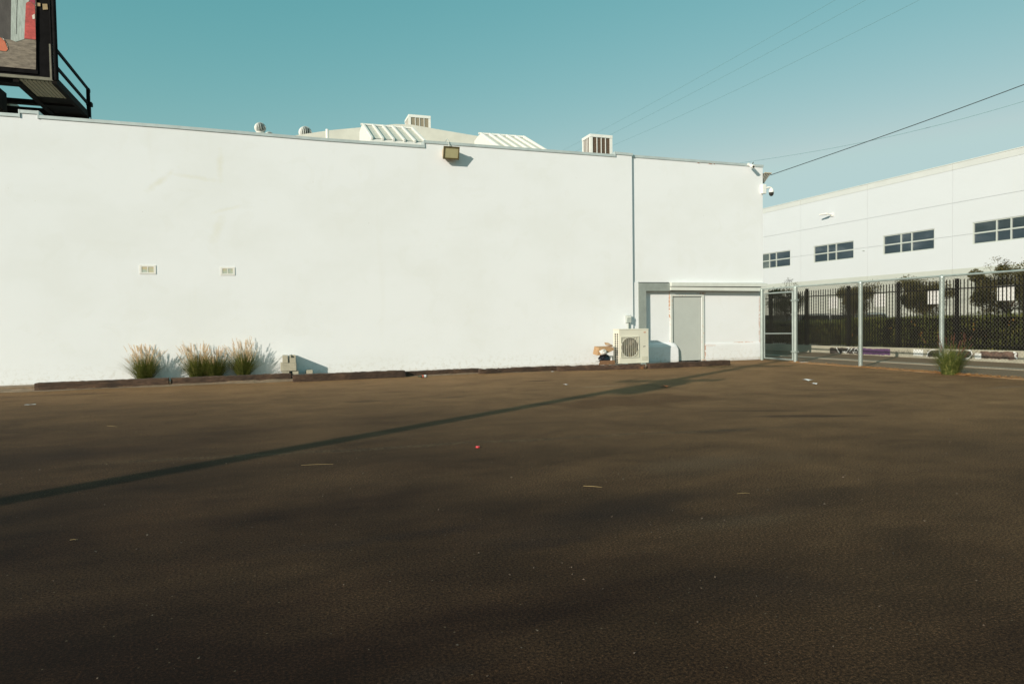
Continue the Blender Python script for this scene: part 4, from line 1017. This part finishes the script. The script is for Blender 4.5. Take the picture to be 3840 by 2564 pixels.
# ------------------------------------------------------------------ chain link fence and gate
FX = 14.5; FT = 2.21
GY0, GY1 = 16.62, 17.70
cl = thing('chain_link_fence', 'galvanised chain link fence along the right side of the parking lot', 'fence', (FX, 14, 0))
posts = [16.50, 14.10, 11.765, 9.3, 6.9]
for i, y in enumerate(posts):
    mb = MB(); r_ = .052 if i else .058
    mb.tube([(FX,y,-.02),(FX,y,FT+.02)], r_, 16); mb.lathe([(r_+.006,0),(r_+.006,.03),(r_*.7,.06),(.001,.07)], (FX,y,FT), 14)
    for z in (.35,.85,1.35,1.85): mb.tube([(FX,y,z),(FX,y,z+.022)], r_+.004, 14)
    mb.build('post', M['galv'], cl)
mb = MB(); mb.tube([(FX,18.2,FT+.035),(FX,5.5,FT+.035)], .024, 10); mb.build('top_rail', M['galv'], cl)
mb = MB(); mb.tube([(FX-.03,16.4,.05),(FX-.03,5.5,.03)], .004, 5); mb.build('tension_wire', M['wire'], cl)
def chain(y0, y1, z0, z1, x):
    """woven diamond mesh; every wire is a strand of geometry"""
    mb = MB(); dy = .075; dz = .088; r_ = .0021
    s_ = dz/dy; w_ = y1-y0; h = z1-z0
    for sg in (1, -1):
        k = -int(h/s_/dy)-1
        while k*dy < w_+h/s_+dy:
            ya = y0+k*dy if sg > 0 else y0+k*dy
            # line: z = z0 + sg*s_*(y-ya')
            pts = []
            if sg > 0: ys = max(y0, ya); ye = min(y1, ya+h/s_); za = z0+s_*(ys-ya); zb = z0+s_*(ye-ya)
            else: ys = max(y0, ya-h/s_); ye = min(y1, ya); za = z0+s_*(ya-ys); zb = z0+s_*(ya-ye)
            k += 1
            if ye-ys < .01: continue
            xo = x+.0018*sg; a = Vector((xo,ys,za)); b = Vector((xo,ye,zb)); d = (b-a).normalized(); u = Vector((1,0,0)); v = d.cross(u)
            vs = []
            for p in (a, b):
                for t in (0, 2*math.pi/3, 4*math.pi/3): vs.append(p+(u*math.cos(t)+v*math.sin(t))*r_)
            mb.add(vs, [(0,1,4,3),(1,2,5,4),(2,0,3,5)], 0, True)
    return mb
chain(5.6, 16.44, .03, FT+.01, FX-.06).build('chain_mesh', M['wire'], cl, fix=False)
gt = thing('chain_link_gate', 'narrow chain link gate between the warehouse corner and the first fence post', 'gate', (FX, 17.2, 0))
mb = MB(); mb.tube([(FX,17.99,-.02),(FX,17.99,FT)], .05, 14); mb.lathe([(.056,0),(.056,.03),(.03,.06),(.001,.07)], (FX,17.99,FT-.01), 14)
mb.build('hinge_post', M['galv'], gt)
mb = MB(); z0, z1 = .07, 2.10
mb.tube([(FX,GY0,z0),(FX,GY0,z1)], .024, 10); mb.tube([(FX,17.87,z0),(FX,17.87,z1)], .024, 10)
mb.tube([(FX,GY0,z1),(FX,17.87,z1)], .024, 10); mb.tube([(FX,GY0,z0),(FX,17.87,z0)], .024, 10); mb.tube([(FX,GY0,.86),(FX,17.87,.84)], .021, 10)
mb.build('gate_frame', M['galv'], gt)
chain(GY0, 17.87, z0, z1, FX-.03).build('chain_mesh', M['wire'], gt, fix=False)
for z in (.30, 1.83):
    mb = MB(); mb.box(FX-.03, FX+.03, 16.42, GY0+.05, z, z+.035); mb.box(FX-.07,FX+.07,16.43,16.57,z-.006,z+.042); mb.build('hinge', M['galv'], gt)
mb = MB()
for i in range(8):
    mb = MB(); mb.tube([(FX-.03,17.97,.2+i*.26),(FX-.03,17.83,.2+i*.26)], .006, 6); mb.build('tie_wire', M['galv'], gt)
# leaf litter along the fence foot
mb = MB(); r_ = random.Random(31)
for i in range(5200):
    y = r_.uniform(6, 16.6); dens = .35 if y > 14 else 1
    if r_.random() > dens: continue
    x = FX+.10+r_.gauss(0,.09)+(.10*math.sin(y*2.1)*.5); s_ = r_.uniform(.012,.034); a = r_.uniform(0, 6.28); z = .018+abs(r_.gauss(0,.012))
    u = Vector((math.cos(a), math.sin(a), r_.uniform(-.4,.4)))*s_; v = Vector((-math.sin(a), math.cos(a), r_.uniform(-.4,.4)))*s_*.4
    c = Vector((x-.12,y,z+.005)); mb.add([c-u, c-v, c+u, c+v], [(0,1,2,3)])
for i in range(900):
    x = r_.uniform(-5.2,12.5); y = 17.02+r_.gauss(0,.05) if r_.random() < .5 else r_.uniform(17.3,18.05); s_ = r_.uniform(.004,.014); a = r_.uniform(0, 6.28)
    u = Vector((math.cos(a), math.sin(a), r_.uniform(-.4,.4)))*s_; v = Vector((-math.sin(a), math.cos(a), r_.uniform(-.4,.4)))*s_*.5
    c = Vector((x,y,.045)); mb.add([c-u, c-v, c+u, c+v], [(0,1,2,3)])
tag(mb.build('leaf_litter', M['litter'], fix=False), 'dry orange leaves and straw blown along the fence foot and timbers', kind='stuff')
# weed-straw ridge of soil beneath the fence
mb = MB(); r_ = random.Random(5); ys = [5+i*.12 for i in range(98)]
rg = [[(FX-.16+r_.uniform(-.05,.03), y, .003), (FX+.02, y, .018+r_.uniform(0,.02)), (FX+.21, y, .003)] for y in ys]
for i in range(len(ys)-1):
    for j in range(2): mb.add([rg[i][j], rg[i+1][j], rg[i+1][j+1], rg[i][j+1]], [(0,1,2,3)])
struct('soil_ridge', mb, simple('strawy_soil', (.34,.19,.085), .95, 0, .4, 14, .7, 40))
rk = blob('rock', simple('buff_stone', (.50,.36,.20), .9, 0, .2, 20, .5), (G(3552,1400).x-.05, G(3552,1402).y-.05, .03), (.12,.07,.055), 'small buff rock at the foot of the burgundy-plumed grass', 'rock', 9)

# ------------------------------------------------------------------ curb wall, iron fence, hedge, trees, cars
WX = 19.22
cw = thing('curb_wall', 'low concrete wall with graffiti below the hedge across the street', 'wall', (WX, 16, 0))
mb = MB(); ys = [-60, 9, 13.1, 17.8, 20.2, 24, 70]; zt_ = [.36,.35,.335,.285,.26,.25,.25]
for i in range(len(ys)-1):
    vs = []
    for (y, z) in ((ys[i], zt_[i]), (ys[i+1], zt_[i+1])): vs += [(WX,y,-.05),(WX+.18,y,-.05),(WX+.18,y,z),(WX,y,z)]
    mb.add(vs, [(0,3,7,4),(3,2,6,7),(2,1,5,6)])
mb.build('body', simple('pale_concrete_wall', (.36,.345,.27), .9, 0, .14, 3, .4, 30), cw)
gf = MB(); r_ = random.Random(77)
def gpx(px, py, lift): q = PX(px, py, WX-lift); return (WX-lift, q.y, q.z)
def patch(pts, mi, lift): gf.add([gpx(a, b, lift) for a, b in pts], [tuple(range(len(pts)))], mi)
def stroke(pts, w_, mi, lift):
    P = [Vector(gpx(a, b, lift)) for a, b in pts]
    for i in range(len(P)-1):
        d = (P[i+1]-P[i]).normalized(); nn = Vector((0,-d.z,d.y))*w_/2
        gf.add([P[i]-nn, P[i+1]-nn, P[i+1]+nn, P[i]+nn], [(0,1,2,3)], mi)
def ragged(x0, x1, y0, y1, k=22):
    top = [(x0+(x1-x0)*i/k, y0+r_.uniform(0,5)+((y1-y0)*.0)) for i in range(k+1)]; bot = [(x0+(x1-x0)*i/k, y1-r_.uniform(0,5)) for i in range(k+1)]
    return top, bot
def rpatch(x0, x1, y0, y1, mi, lift, sl=.02):
    t, b = ragged(x0, x1, y0, y1)
    for i in range(len(t)-1):
        o = sl*(t[i][0]-x0)
        patch([(t[i][0],t[i][1]+o),(t[i+1][0],t[i+1][1]+o),(b[i+1][0],b[i+1][1]+o*1.6),(b[i][0],b[i][1]+o*1.6)], mi, lift)
rpatch(3112,3240,1301,1326,1,.004); rpatch(3150,3238,1302,1318,0,.003)
rpatch(3226,3338,1304,1331,0,.006)
rpatch(3478,3530,1311,1340,1,.004); rpatch(3608,3645,1312,1345,1,.004); rpatch(3675,3818,1315,1347,3,.004); rpatch(3560,3606,1314,1345,1,.003)
rpatch(3425,3462,1308,1336,2,.005)
rpatch(3655,3680,1322,1348,2,.006)
stroke([(3136,1302),(3143,1316),(3150,1324)], .035, 2, .009); stroke([(3160,1318),(3172,1323),(3180,1312),(3186,1304),(3175,1303)], .03, 2, .009)
stroke([(3172,1326),(3168,1316)], .03, 2, .009); stroke([(3186,1318),(3196,1305)], .03, 2, .009); stroke([(3200,1326),(3205,1310),(3212,1304),(3218,1316)], .03, 2, .009); stroke([(3196,1318),(3214,1320)], .02, 2, .009)
stroke([(3475,1338),(3480,1322),(3492,1312),(3506,1311)], .03, 2, .009); stroke([(3628,1313),(3642,1316),(3646,1330),(3634,1342),(3618,1346)], .035, 2, .009)
stroke([(3800,1320),(3812,1324),(3806,1334),(3816,1346)], .05, 2, .009)
for i in range(16):
    x = 3340+i*4.8; y = 1318+r_.uniform(-4,4); stroke([(x,y-4),(x+r_.uniform(-2,4),y+1),(x+r_.uniform(-1,5),y+6)], .012, 1, .005)
gf.build('graffiti', [M['purple'], M['gblack'], M['gwhite'], simple('brown_black_paint', (.10,.06,.045), .7, 0, .7, 5)], cw, fix=False)

IX = 19.33
fn = thing('iron_fence', 'black iron picket fence standing behind the low graffitied wall', 'fence', (IX, 16, .3))
pys = [23.44+2.06*i for i in range(1, 6)][::-1]+[23.44, 21.38, 19.34, 17.25, 15.19, 13.13, 11.07, 9.0]
for y in pys:
    mb = MB(); mb.box(IX-.04, IX+.04, y-.045, y+.045, .2, 2.42); mb.box(IX-.046, IX+.046, y-.05, y+.05, 2.42, 2.435); mb.build('post', M['black'], fn)
def ftop(y): return 2.30+.10*(24-y)/8 if y > 17 else 2.39
for i in range(len(pys)-1):
    a, b = pys[i+1], pys[i]; mb = MB(); k = int((b-a)/.121)
    for j in range(1, k+1):
        y = a+(b-a)*j/(k+1)
        if abs(y-a) < .05: continue
        mb.box(IX-.011, IX+.011, y-.011, y+.011, .26, ftop(y)); mb.add([(IX-.011,y-.011,ftop(y)),(IX+.011,y-.011,ftop(y)),(IX+.011,y+.011,ftop(y)),(IX-.011,y+.011,ftop(y)),(IX,y,ftop(y)+.04)], [(0,1,4),(1,2,4),(2,3,4),(3,0,4)])
    mb.box(IX-.018, IX+.018, a+.045, b-.045, 2.115, 2.15); mb.box(IX-.018, IX+.018, a+.045, b-.045, .42, .455)
    mb.build('picket_panel', M['black'], fn)
sg_l = ['half shaded white sign board farthest left on the iron fence', 'white sign board on the iron fence just right of the second round fence post',
        'white sign board on the iron fence just left of the chain link post with grass', 'rightmost and largest looking white sign board on the iron fence']
for (y0, y1, z0, z1), lb_ in zip(((19.83,20.27,1.64,2.06),(17.78,18.24,1.66,2.09),(15.70,16.18,1.69,2.12),(13.49,13.98,1.73,2.155)), sg_l):
    mb = MB(); mb.box(IX+.014, IX+.020, y0+.0, y1, z0, z1); tag(mb.build('sign_board', M['paper']), lb_, 'sign', 'white boards on the iron fence')

def leafcloud(mb, n_, gen, smin, smax, r_, mi=0, flat=.5):
    for i in range(n_):
        c = gen(); s_ = r_.uniform(smin, smax)
        u = Vector((r_.gauss(0,1), r_.gauss(0,1), r_.gauss(0,1)*flat)).normalized(); v = u.cross(Vector((r_.gauss(0,1), r_.gauss(0,1), r_.gauss(0,1)))).normalized()
        mb.add([c-u*s_, c+v*s_*.45, c+u*s_, c-v*s_*.45], [(0,1,2,3)], mi)
from mathutils import noise as mn
hd = thing('hedge', 'dense dark green hedge behind the iron fence across the street', 'hedge', (19.8, 15, 0))
r_ = random.Random(41)
HY0, HY1 = 8.0, 19.75
def hz(y): return 1.34-.012*(y-13)+.05*mn.noise(Vector((y*1.3,0,0)))+.04*mn.noise(Vector((y*5,3,0)))
def genh():
    y = r_.uniform(HY0, HY1); t = hz(y); q = r_.random()
    if q < .74:
        z = r_.uniform(.30, t); x = 19.40+abs(r_.gauss(0,.05))+.07*(mn.noise(Vector((y*2,z*2,1)))+.5)
    elif q < .93: z = t-abs(r_.gauss(0,.04)); x = r_.uniform(19.40, 20.15)
    else: z = t+abs(r_.gauss(0,.05)); x = r_.uniform(19.45, 20.0)
    if y > HY1-.1: y -= r_.uniform(0,.3)*z
    return Vector((x,y,z))
mb = MB(); leafcloud(mb, 30000, genh, .016, .036, r_); 
def gene():
    z = r_.uniform(.3, 1.25); return Vector((r_.uniform(19.4,20.1), HY1+.12*mn.noise(Vector((z*3,0,0)))+abs(r_.gauss(0,.05)), z))
leafcloud(mb, 2500, gene, .016, .034, r_); mb.build('leaves', M['hedge'], hd, fix=False)
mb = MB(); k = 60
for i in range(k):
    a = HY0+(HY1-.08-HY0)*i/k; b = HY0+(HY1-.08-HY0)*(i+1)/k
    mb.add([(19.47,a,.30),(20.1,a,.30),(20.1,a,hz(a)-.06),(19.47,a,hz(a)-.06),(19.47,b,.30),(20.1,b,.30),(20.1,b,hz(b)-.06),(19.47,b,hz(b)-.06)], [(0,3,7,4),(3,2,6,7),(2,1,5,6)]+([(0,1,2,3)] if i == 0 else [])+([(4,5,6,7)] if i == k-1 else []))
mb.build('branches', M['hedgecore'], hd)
hd2 = thing('hedge', 'shaded darker stretch of hedge behind the gate and first fence post', 'hedge', (19.8, 25, 0))
def genh2():
    y = r_.uniform(19.95, 36); t = 1.16+.05*mn.noise(Vector((y*1.3,5,0))); q = r_.random()
    if q < .75: return Vector((19.42+abs(r_.gauss(0,.06)), y, r_.uniform(.3, t)))
    return Vector((r_.uniform(19.4,20.0), y, t+r_.gauss(0,.04)))
mb = MB(); leafcloud(mb, 14000, genh2, .025, .045, r_); mb.build('leaves', M['hedge'], hd2, fix=False)
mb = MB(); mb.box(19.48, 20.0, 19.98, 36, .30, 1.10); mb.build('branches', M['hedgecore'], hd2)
fw = MB(); spots = [PX(px, py, 19.38) for px, py in ((3421,1207),(3433,1218),(3337,1232),(3460,1248),(3452,1256),(3607,1249),(3789,1204),(3802,1198),(3655,1215),(3700,1260),(3653,1235),(3790,1215),(3338,1228),(3200,1255),(3345,1232))]
for s_ in spots:
    for i in range(5):
        c = s_+Vector((-.03, r_.uniform(-.03,.03), r_.uniform(-.03,.03))); u = Vector((r_.gauss(0,.3),r_.gauss(0,1),r_.gauss(0,1))).normalized()*.022; v = Vector((-.3,-u.z,u.y)).normalized()*.014
        fw.add([c-u,c+v,c+u,c-v], [(0,1,2,3)])
fw.build('flowers', M['flower'], hd, fix=False)
# pale stubs at the hedge foot
def bush(x, y, base, zlo, ztop, wy, wx, n_, seed, label, sparse=.0, twigs=()):
    r_ = random.Random(seed); t = thing('shrub_tree', label, 'tree', (x, y, base), 'small trees behind the iron fence')
    tr = MB(); crowns = []
    tr.tube([(x,y,base),(x+.03,y-.02,zlo*.6+base*.4),(x,y+.02,zlo+.2)], [.05,.042,.03], 7)
    for i in range(16):
        az = r_.uniform(0, 6.28); L = r_.uniform(.5,1.0); e = Vector((x+math.cos(az)*wx*L*.8, y+math.sin(az)*wy*L*.95, zlo+(ztop-zlo)*r_.uniform(.35,.95)))
        s_ = Vector((x,y,zlo+r_.uniform(-.1,.25))); m_ = (s_+e)/2+Vector((0,0,.08)); tr.tube([s_, m_, e], [.018,.012,.005], 5); crowns.append(e)
    for (dy, z) in twigs:
        e = Vector((x, y+dy, z)); s_ = Vector((x, y+dy*.5, ztop-.5)); tr.tube([s_, (s_+e)/2, e], [.012,.008,.004], 5)
    cl_ = MB()
    clumps = [(c, r_.uniform(.16,.34)) for c in crowns]+[(Vector((x+r_.uniform(-1,1)*wx*.6, y+r_.uniform(-1,1)*wy*(.5+.4*q), zlo+(ztop-zlo)*q)), r_.uniform(.18,.36)) for q in [r_.random()**.8 for _ in range(16)]]+[(Vector((x+r_.uniform(-.15,.15), y+r_.uniform(-.45,.45)*wy, zlo+(ztop-zlo)*q)), .34) for q in (.12,.25,.35,.5,.6,.75)]
    def gen():
        c, rad = r_.choice(clumps); d = Vector((r_.gauss(0,1), r_.gauss(0,1), r_.gauss(0,.8)))
        return c+d.normalized()*rad*r_.random()**.45
    leafcloud(cl_, n_, gen, .018, .042, r_)
    for (dy, z) in twigs:
        e = Vector((x, y+dy, z)); leafcloud(cl_, 60, lambda: e+Vector((r_.gauss(0,.05), r_.gauss(0,.09), r_.gauss(0,.05))), .012, .03, r_)
    tr.build('trunk', M['bark'], t); cl_.build('crown', M['treeleaf'], t, fix=False)
bush(20.7,24.1,.02,1.3,2.45,1.0,.5,11000,51,'small tree seen through the gate with a twig above the fence top',twigs=((-.2,2.95),(.0,2.85),(-.5,2.75)))
bush(20.6,20.35,.02,1.35,2.45,.85,.45,11000,52,'small tree between the half shaded sign and the second chain link post')
bush(20.6,17.35,.02,1.35,2.5,1.05,.5,17000,53,'dense small tree left of the chain link post with grass')
bush(20.6,14.55,.02,1.30,2.72,1.25,.6,30000,54,'largest dark small tree behind the rightmost white sign board',twigs=((.35,3.02),(.1,2.92),(-.5,2.86),(.6,2.8),(-.9,2.85)))
bush(20.6,11.5,.02,1.30,2.6,.9,.5,9000,55,'small tree at the right edge of the view')

# dark car parked in the shade beyond the hedge
CXc = 21.2
def px21(px, py): q = PX(px, py, CXc); return q
car = thing('parked_car', 'dark parked car with a pale roof seen through the gate', 'car', (CXc+.9, 23.2, 0))
yA, yB = px21(3222,1180).y, px21(2984,1180).y       # near end, far end
zr_ = px21(3100,1176).z
W = 1.75
prof = [(yA-.75,.45),(yA-.72,.85),(yA-.15,1.0),(yA+.0,1.06),(yB-.1,1.06),(yB+.35,1.0),(yB+.9,.92),(yB+1.0,.6),(yB+.98,.32),(yA-.7,.32)]
mb = MB(); mb.prism(prof, 'x', CXc, CXc+W); cb = mb.build('body', M['carbody'], car)
cab_ = [(yA+.0,1.06),(yA+.32,zr_-.03),(yA+.45,zr_),(yB-.55,zr_),(yB-.35,zr_-.03),(yB+.05,1.06)]
mb = MB(); mb.prism([(y, z-.005 if z > 1.2 else z) for y, z in [(yA+.06,1.061),(yA+.36,zr_-.06),(yB-.40,zr_-.06),(yB-.02,1.061)]], 'x', CXc+.10, CXc+W-.10); mb.build('window', M['carglass'], car)
mb = MB()
mb.prism([(yA+.34,zr_-.055),(yA+.45,zr_),(yB-.5,zr_),(yB-.36,zr_-.055)], 'x', CXc+.06, CXc+W-.06)
for (p0, p1) in (((yA+.02,1.065),(yA+.36,zr_-.05)), ((yB-.0,1.065),(yB-.38,zr_-.05)), (((yA+yB)/2-.2,1.065),((yA+yB)/2-.16,zr_-.05))):
    mb.bar((CXc+.085,p0[0],p0[1]),(CXc+.085,p1[0],p1[1]), .05, .06); mb.bar((CXc+W-.085,p0[0],p0[1]),(CXc+W-.085,p1[0],p1[1]), .05, .06)
mb.build('roof', M['carroof'], car)
for y in (yA+.05, yB+.1):
    for x in (CXc-.01, CXc+W-.2):
        mb = MB(); mb.tube([(x,y,.32),(x+.21,y,.32)], .32, 24); wl = mb.build('wheel', M['tyre'], car)
        mb = MB(); mb.tube([(x-.006,y,.32),(x+.05,y,.32)], .19, 18); mb.build('rim', M['carroof'], wl)
mb = MB(); q = PX(3045,1278,CXc-.01); mb.bbox(CXc-.02, CXc+.01, q.y-.07, q.y+.07, q.z-.02, q.z+.02, .006); mb.build('marker_light', M['orange'], car)
mb = MB(); mb.box(CXc-.01, CXc+.01, yA-.70, yA+.4, q.z-.02, q.z); mb.build('side_trim', M['carroof'], car)
car2 = thing('parked_van', 'dark parked van beyond the narrow gate, left of the pale-roofed car', 'van', (21.5, 29, 0))
mb = MB(); ya2 = PX(2985,1190,21.6).y+1.3; mb.prism([(ya2,.35),(ya2,.9),(ya2+.15,1.45),(ya2+4.0,1.45),(ya2+4.5,1.0),(ya2+5.2,.9),(ya2+5.3,.35)], 'x', 21.6, 23.4); mb.build('body', M['carbody'], car2)
mb = MB(); mb.prism([(ya2+.35,.95),(ya2+.45,1.36),(ya2+3.9,1.36),(ya2+4.25,.98)], 'x', 21.592, 21.62); mb.build('window', M['carglass'], car2)
for y in (ya2+.9, ya2+4.3):
    mb = MB(); mb.tube([(21.58,y,.32),(21.8,y,.32)], .32, 22); wl = mb.build('wheel', M['tyre'], car2); mb = MB(); mb.tube([(21.572,y,.32),(21.62,y,.32)], .19, 18); mb.build('rim', M['carroof'], wl)

# ------------------------------------------------------------------ office building across the street
ob = thing('office_building', 'tall white panelled concrete building with gridded windows across the street', 'building', (27, 24, 0))
OX = 27.0; OT = 7.69; YF = 60; YN = -14
band_t = 7.43; band_b = 3.27
wins = [(31.12,33.85,4.185,5.075),(26.68,29.37,4.20,5.09),(22.27,24.95,4.205,5.10),(17.84,20.55,4.21,5.11),(13.42,16.13,4.215,5.11),(35.5,38.2,4.18,5.07)]
jy = [56.7, 52.3, 47.9, 43.5, 39.1, 34.72, 30.31, 25.85, 21.43, 17.0, 12.6, 8.2, 3.8, -.6, -5.0, -9.4]
jz = [4.655, 6.045]
g_ = .006
# backing wall (in the grooves) then the panels proud of it
mb = MB(); wallgrid(mb, 'x', OX+.02, .3, YN, YF, 0, OT-.02, wins); mb.build('backing_wall', simple('groove_grey', (.58,.60,.58), .9, var=.02), ob)
mb = MB(); cells_y = [YF]+jy+[YN]; zs = [band_b]+jz+[band_t]
for i in range(len(cells_y)-1):
    a, b = cells_y[i+1]+g_, cells_y[i]-g_
    for j in range(len(zs)-1):
        z0 = zs[j]+(g_ if j else 0); z1 = zs[j+1]-(g_ if j < len(zs)-2 else 0)
        hs = [w2 for w2 in wins if w2[0] > a and w2[1] < b and w2[2] < z1 and w2[3] > z0]
        wallgrid(mb, 'x', OX, .018, a, b, z0, z1, [(h[0], h[1], max(h[2], z0-.5), min(h[3], z1+.5)) for h in hs])
mb.build('wall', M['facade'], ob)
mb = MB()
for i in range(len(cells_y)-1):
    a, b = cells_y[i+1]+g_, cells_y[i]-g_; mb.box(OX-.012, OX+.018, a, b, band_t, OT)
mb.build('parapet_band', M['facade_cream'], ob)
mb = MB(); mb2 = MB()
for i in range(len(cells_y)-1):
    a, b = cells_y[i+1]+g_, cells_y[i]-g_; mb.box(OX-.01, OX+.018, a, b, 2.92, band_b); mb2.box(OX+.0, OX+.018, a, b, 0, 2.92)
mb.build('base_band', simple('pale_grey_band', (.47,.50,.46), .8, 0, .04, 1), ob); mb2.build('base_wall', M['facade_grey'], ob)
mb = MB(); mb.box(OX+.33, 60, YN, YF, 0, OT-.4); mb.build('roof', M['roofdeck'], ob)
mb = MB(); mb.box(OX-.03, OX+.4, YN, YF, OT, OT+.03); mb.build('coping', M['trim'], ob)
for (a, b, c, d) in wins:
    fr = MB(); x0, x1 = OX+.02, OX+.09; t = .045
    fr.box(x0, x1, a, a+t, c, d); fr.box(x0, x1, b-t, b, c, d); fr.box(x0, x1, a+t, b-t, c, c+t); fr.box(x0, x1, a+t, b-t, d-t, d)
    fr.box(x0+.003, x1, a+t, b-t, (c+d)/2-.03, (c+d)/2+.03)
    cuts = [a+(b-a)*.30-.0, a+(b-a)*.30+(b-a)*.21] if True else []
    # photo: from left (far) wide, narrow, wide panes
    y1_, y2_ = b-(b-a)*.36, b-(b-a)*.57
    for yy_ in (y1_, y2_): fr.box(x0+.002, x1-.001, yy_-.025, yy_+.025, c+t, (c+d)/2-.03); fr.box(x0+.002, x1-.001, yy_-.025, yy_+.025, (c+d)/2+.03, d-t)
    f = fr.build('window', simple('window_frame_grey', (.50,.54,.50), .5, .1, .03, 3) if 'wf' not in M else M['wf'], ob)
    M['wf'] = f.data.materials[0]
    for (p0, p1) in ((a+t, y2_-.025), (y2_+.025, y1_-.025), (y1_+.025, b-t)):
        for (q0, q1) in ((c+t, (c+d)/2-.03), ((c+d)/2+.03, d-t)):
            pn = MB(); pn.box(OX+.055, OX+.062, p0, p1, q0, q1); pn.build('pane', M['glass'], f)
wl = thing('wall_lamp', 'small white angled lamp arm on the office facade between two windows', 'light', (OX, 28, 6.0))
q = PX(3115,803,OX-.3); mb = MB(); q0 = PX(3122,806,OX)
mb.tube([(OX-.002,q0.y,q0.z),(OX-.30,q0.y+.05,q0.z+.05)], .035, 8); mb.tube([(OX-.30,q0.y+.05,q0.z+.05),(OX-.42,q0.y+.45,q0.z+.05)], [.06,.035], 8); mb.build('arm', M['white'], wl)
mb = MB(); mb.box(OX-.05, OX-.001, q0.y-.09, q0.y+.09, q0.z-.08, q0.z+.08); mb.build('base', M['white'], wl)
q = PX(3240,940,OX); mb = MB(); mb.bbox(OX-.04, OX-.001, q.y-.05, q.y+.05, q.z-.02, q.z+.02, .008); tag(mb.build('junction_box', M['conduit']), 'tiny grey junction box on the office facade right of the second window', 'electrical box')

# ------------------------------------------------------------------ poles and wires
def utility_pole(x, y, h, arms, label, az, trans=(), seed=1):
    t = thing('utility_pole', label, 'utility pole', (x, y, 0))
    mb = MB(); mb.tube([(x,y,-.1),(x,y,h*.5),(x,y,h)], [.17,.15,.12], 14); mb.build('pole', M['polewood'], t)
    d = Vector((math.cos(az), math.sin(az), 0))
    for z, L in arms:
        mb = MB(); mb.bar(Vector((x,y,z))-d*L/2, Vector((x,y,z))+d*L/2, .12, .12)
        mb.bar(Vector((x,y,z-.7)), Vector((x,y,z))+d*L*.3, .04); mb.bar(Vector((x,y,z-.7)), Vector((x,y,z))-d*L*.3, .04)
        cr = mb.build('crossarm', M['polewood'], t)
        mb = MB()
        for k in (-.46,-.3,-.12,.12,.3,.46): p = Vector((x,y,z+.06))+d*L*k; mb.lathe([(.03,0),(.06,.05),(.045,.1),(.055,.14),(.001,.18)], p, 10)
        mb.build('insulator', M['ceramic'], cr)
    for z, off in trans:
        p = Vector((x,y,z))+d*off; mb = MB(); mb.lathe([(.001,0),(.24,0),(.26,.05),(.26,.85),(.2,.95),(.001,.98)], p, 18); mb.build('transformer', M['ceramic'], t)
    return t
sd2 = Vector((math.cos(R(SUN_AZ)), math.sin(R(SUN_AZ)), 0)); te = math.tan(R(SUN_EL))
hit = G(2475,1434); base = Vector((hit.x, hit.y, 0))-sd2*24
perp = SUN_AZ+90-38
utility_pole(base.x, base.y, 12.6, [(24*te+.15, 2.2), (11.1, 2.4)], 'wooden utility pole behind the camera whose shadow crosses the lot', R(-20), [(24*te-.95,.45)])
utility_pole(4.0, 38.5, 11.4, [(10.6,2.6),(9.6,2.2)], 'wooden utility pole reflected in the rightmost office window', R(75), [(8.3,.4)])
def cable(name, pts, r_, label, mat, n_=48):
    mb = MB(); mb.tube(pts, r_, 6); return tag(mb.build(name, mat), label, 'power line')
def street(z1, z2, ya, yb, X, label):
    k = (z2-z1)/((yb-14)**2-(ya-14)**2); c0 = z1-k*(ya-14)**2
    f_ = 32/17; cable('power_line', [(X*f_, y*f_, 1.36+(c0+k*(y-14)**2-1.36)*f_) for y in [-24+2.2*i for i in range(50)]], .008, label, M['wirecable_far'])
street(11.42,11.76,17.5,34.6,17,'topmost faint street power line in the upper right sky')
street(10.89,11.24,16.3,33.2,17,'middle one of three faint parallel power lines in the sky')
street(10.08,10.60,14.5,32.9,17,'lowest of three faint parallel power lines, above the roof cooler')
# service drop from the corner light to a pole out of view
def sag(a, b, s_, n_=24): a = Vector(a); b = Vector(b); return [a.lerp(b, i/n_)-Vector((0,0,s_*4*(i/n_)*(1-i/n_))) for i in range(n_+1)]
a = PY(2890,657,18.2)
b = PX(3840,300,17.5); b2 = PX(3365,483,16.2)
b_ = Vector(b)+(Vector(b)-Vector(a))*.9
cable('service_drop', [a]+[Vector(a)+(Vector(b_)-Vector(a))*t-Vector((0,0,.12*math.sin(math.pi*min(1,t*1.05)))) for t in [i/24 for i in range(1,25)]], .011, 'dark service cable running up from the warehouse corner to the right', M['wirecable'])
a = PY(2775,612,20.0); b = PX(3840,300,17.6); b_ = Vector(b)+(Vector(b)-Vector(a))*.7
cable('service_drop', [Vector(a)+(Vector(b_)-Vector(a))*t-Vector((0,0,.55*math.sin(math.pi*min(1,t)))) for t in [i/24 for i in range(25)]], .0055, 'faint thin cable sagging above the dark service cable', M['wirecable_far'])
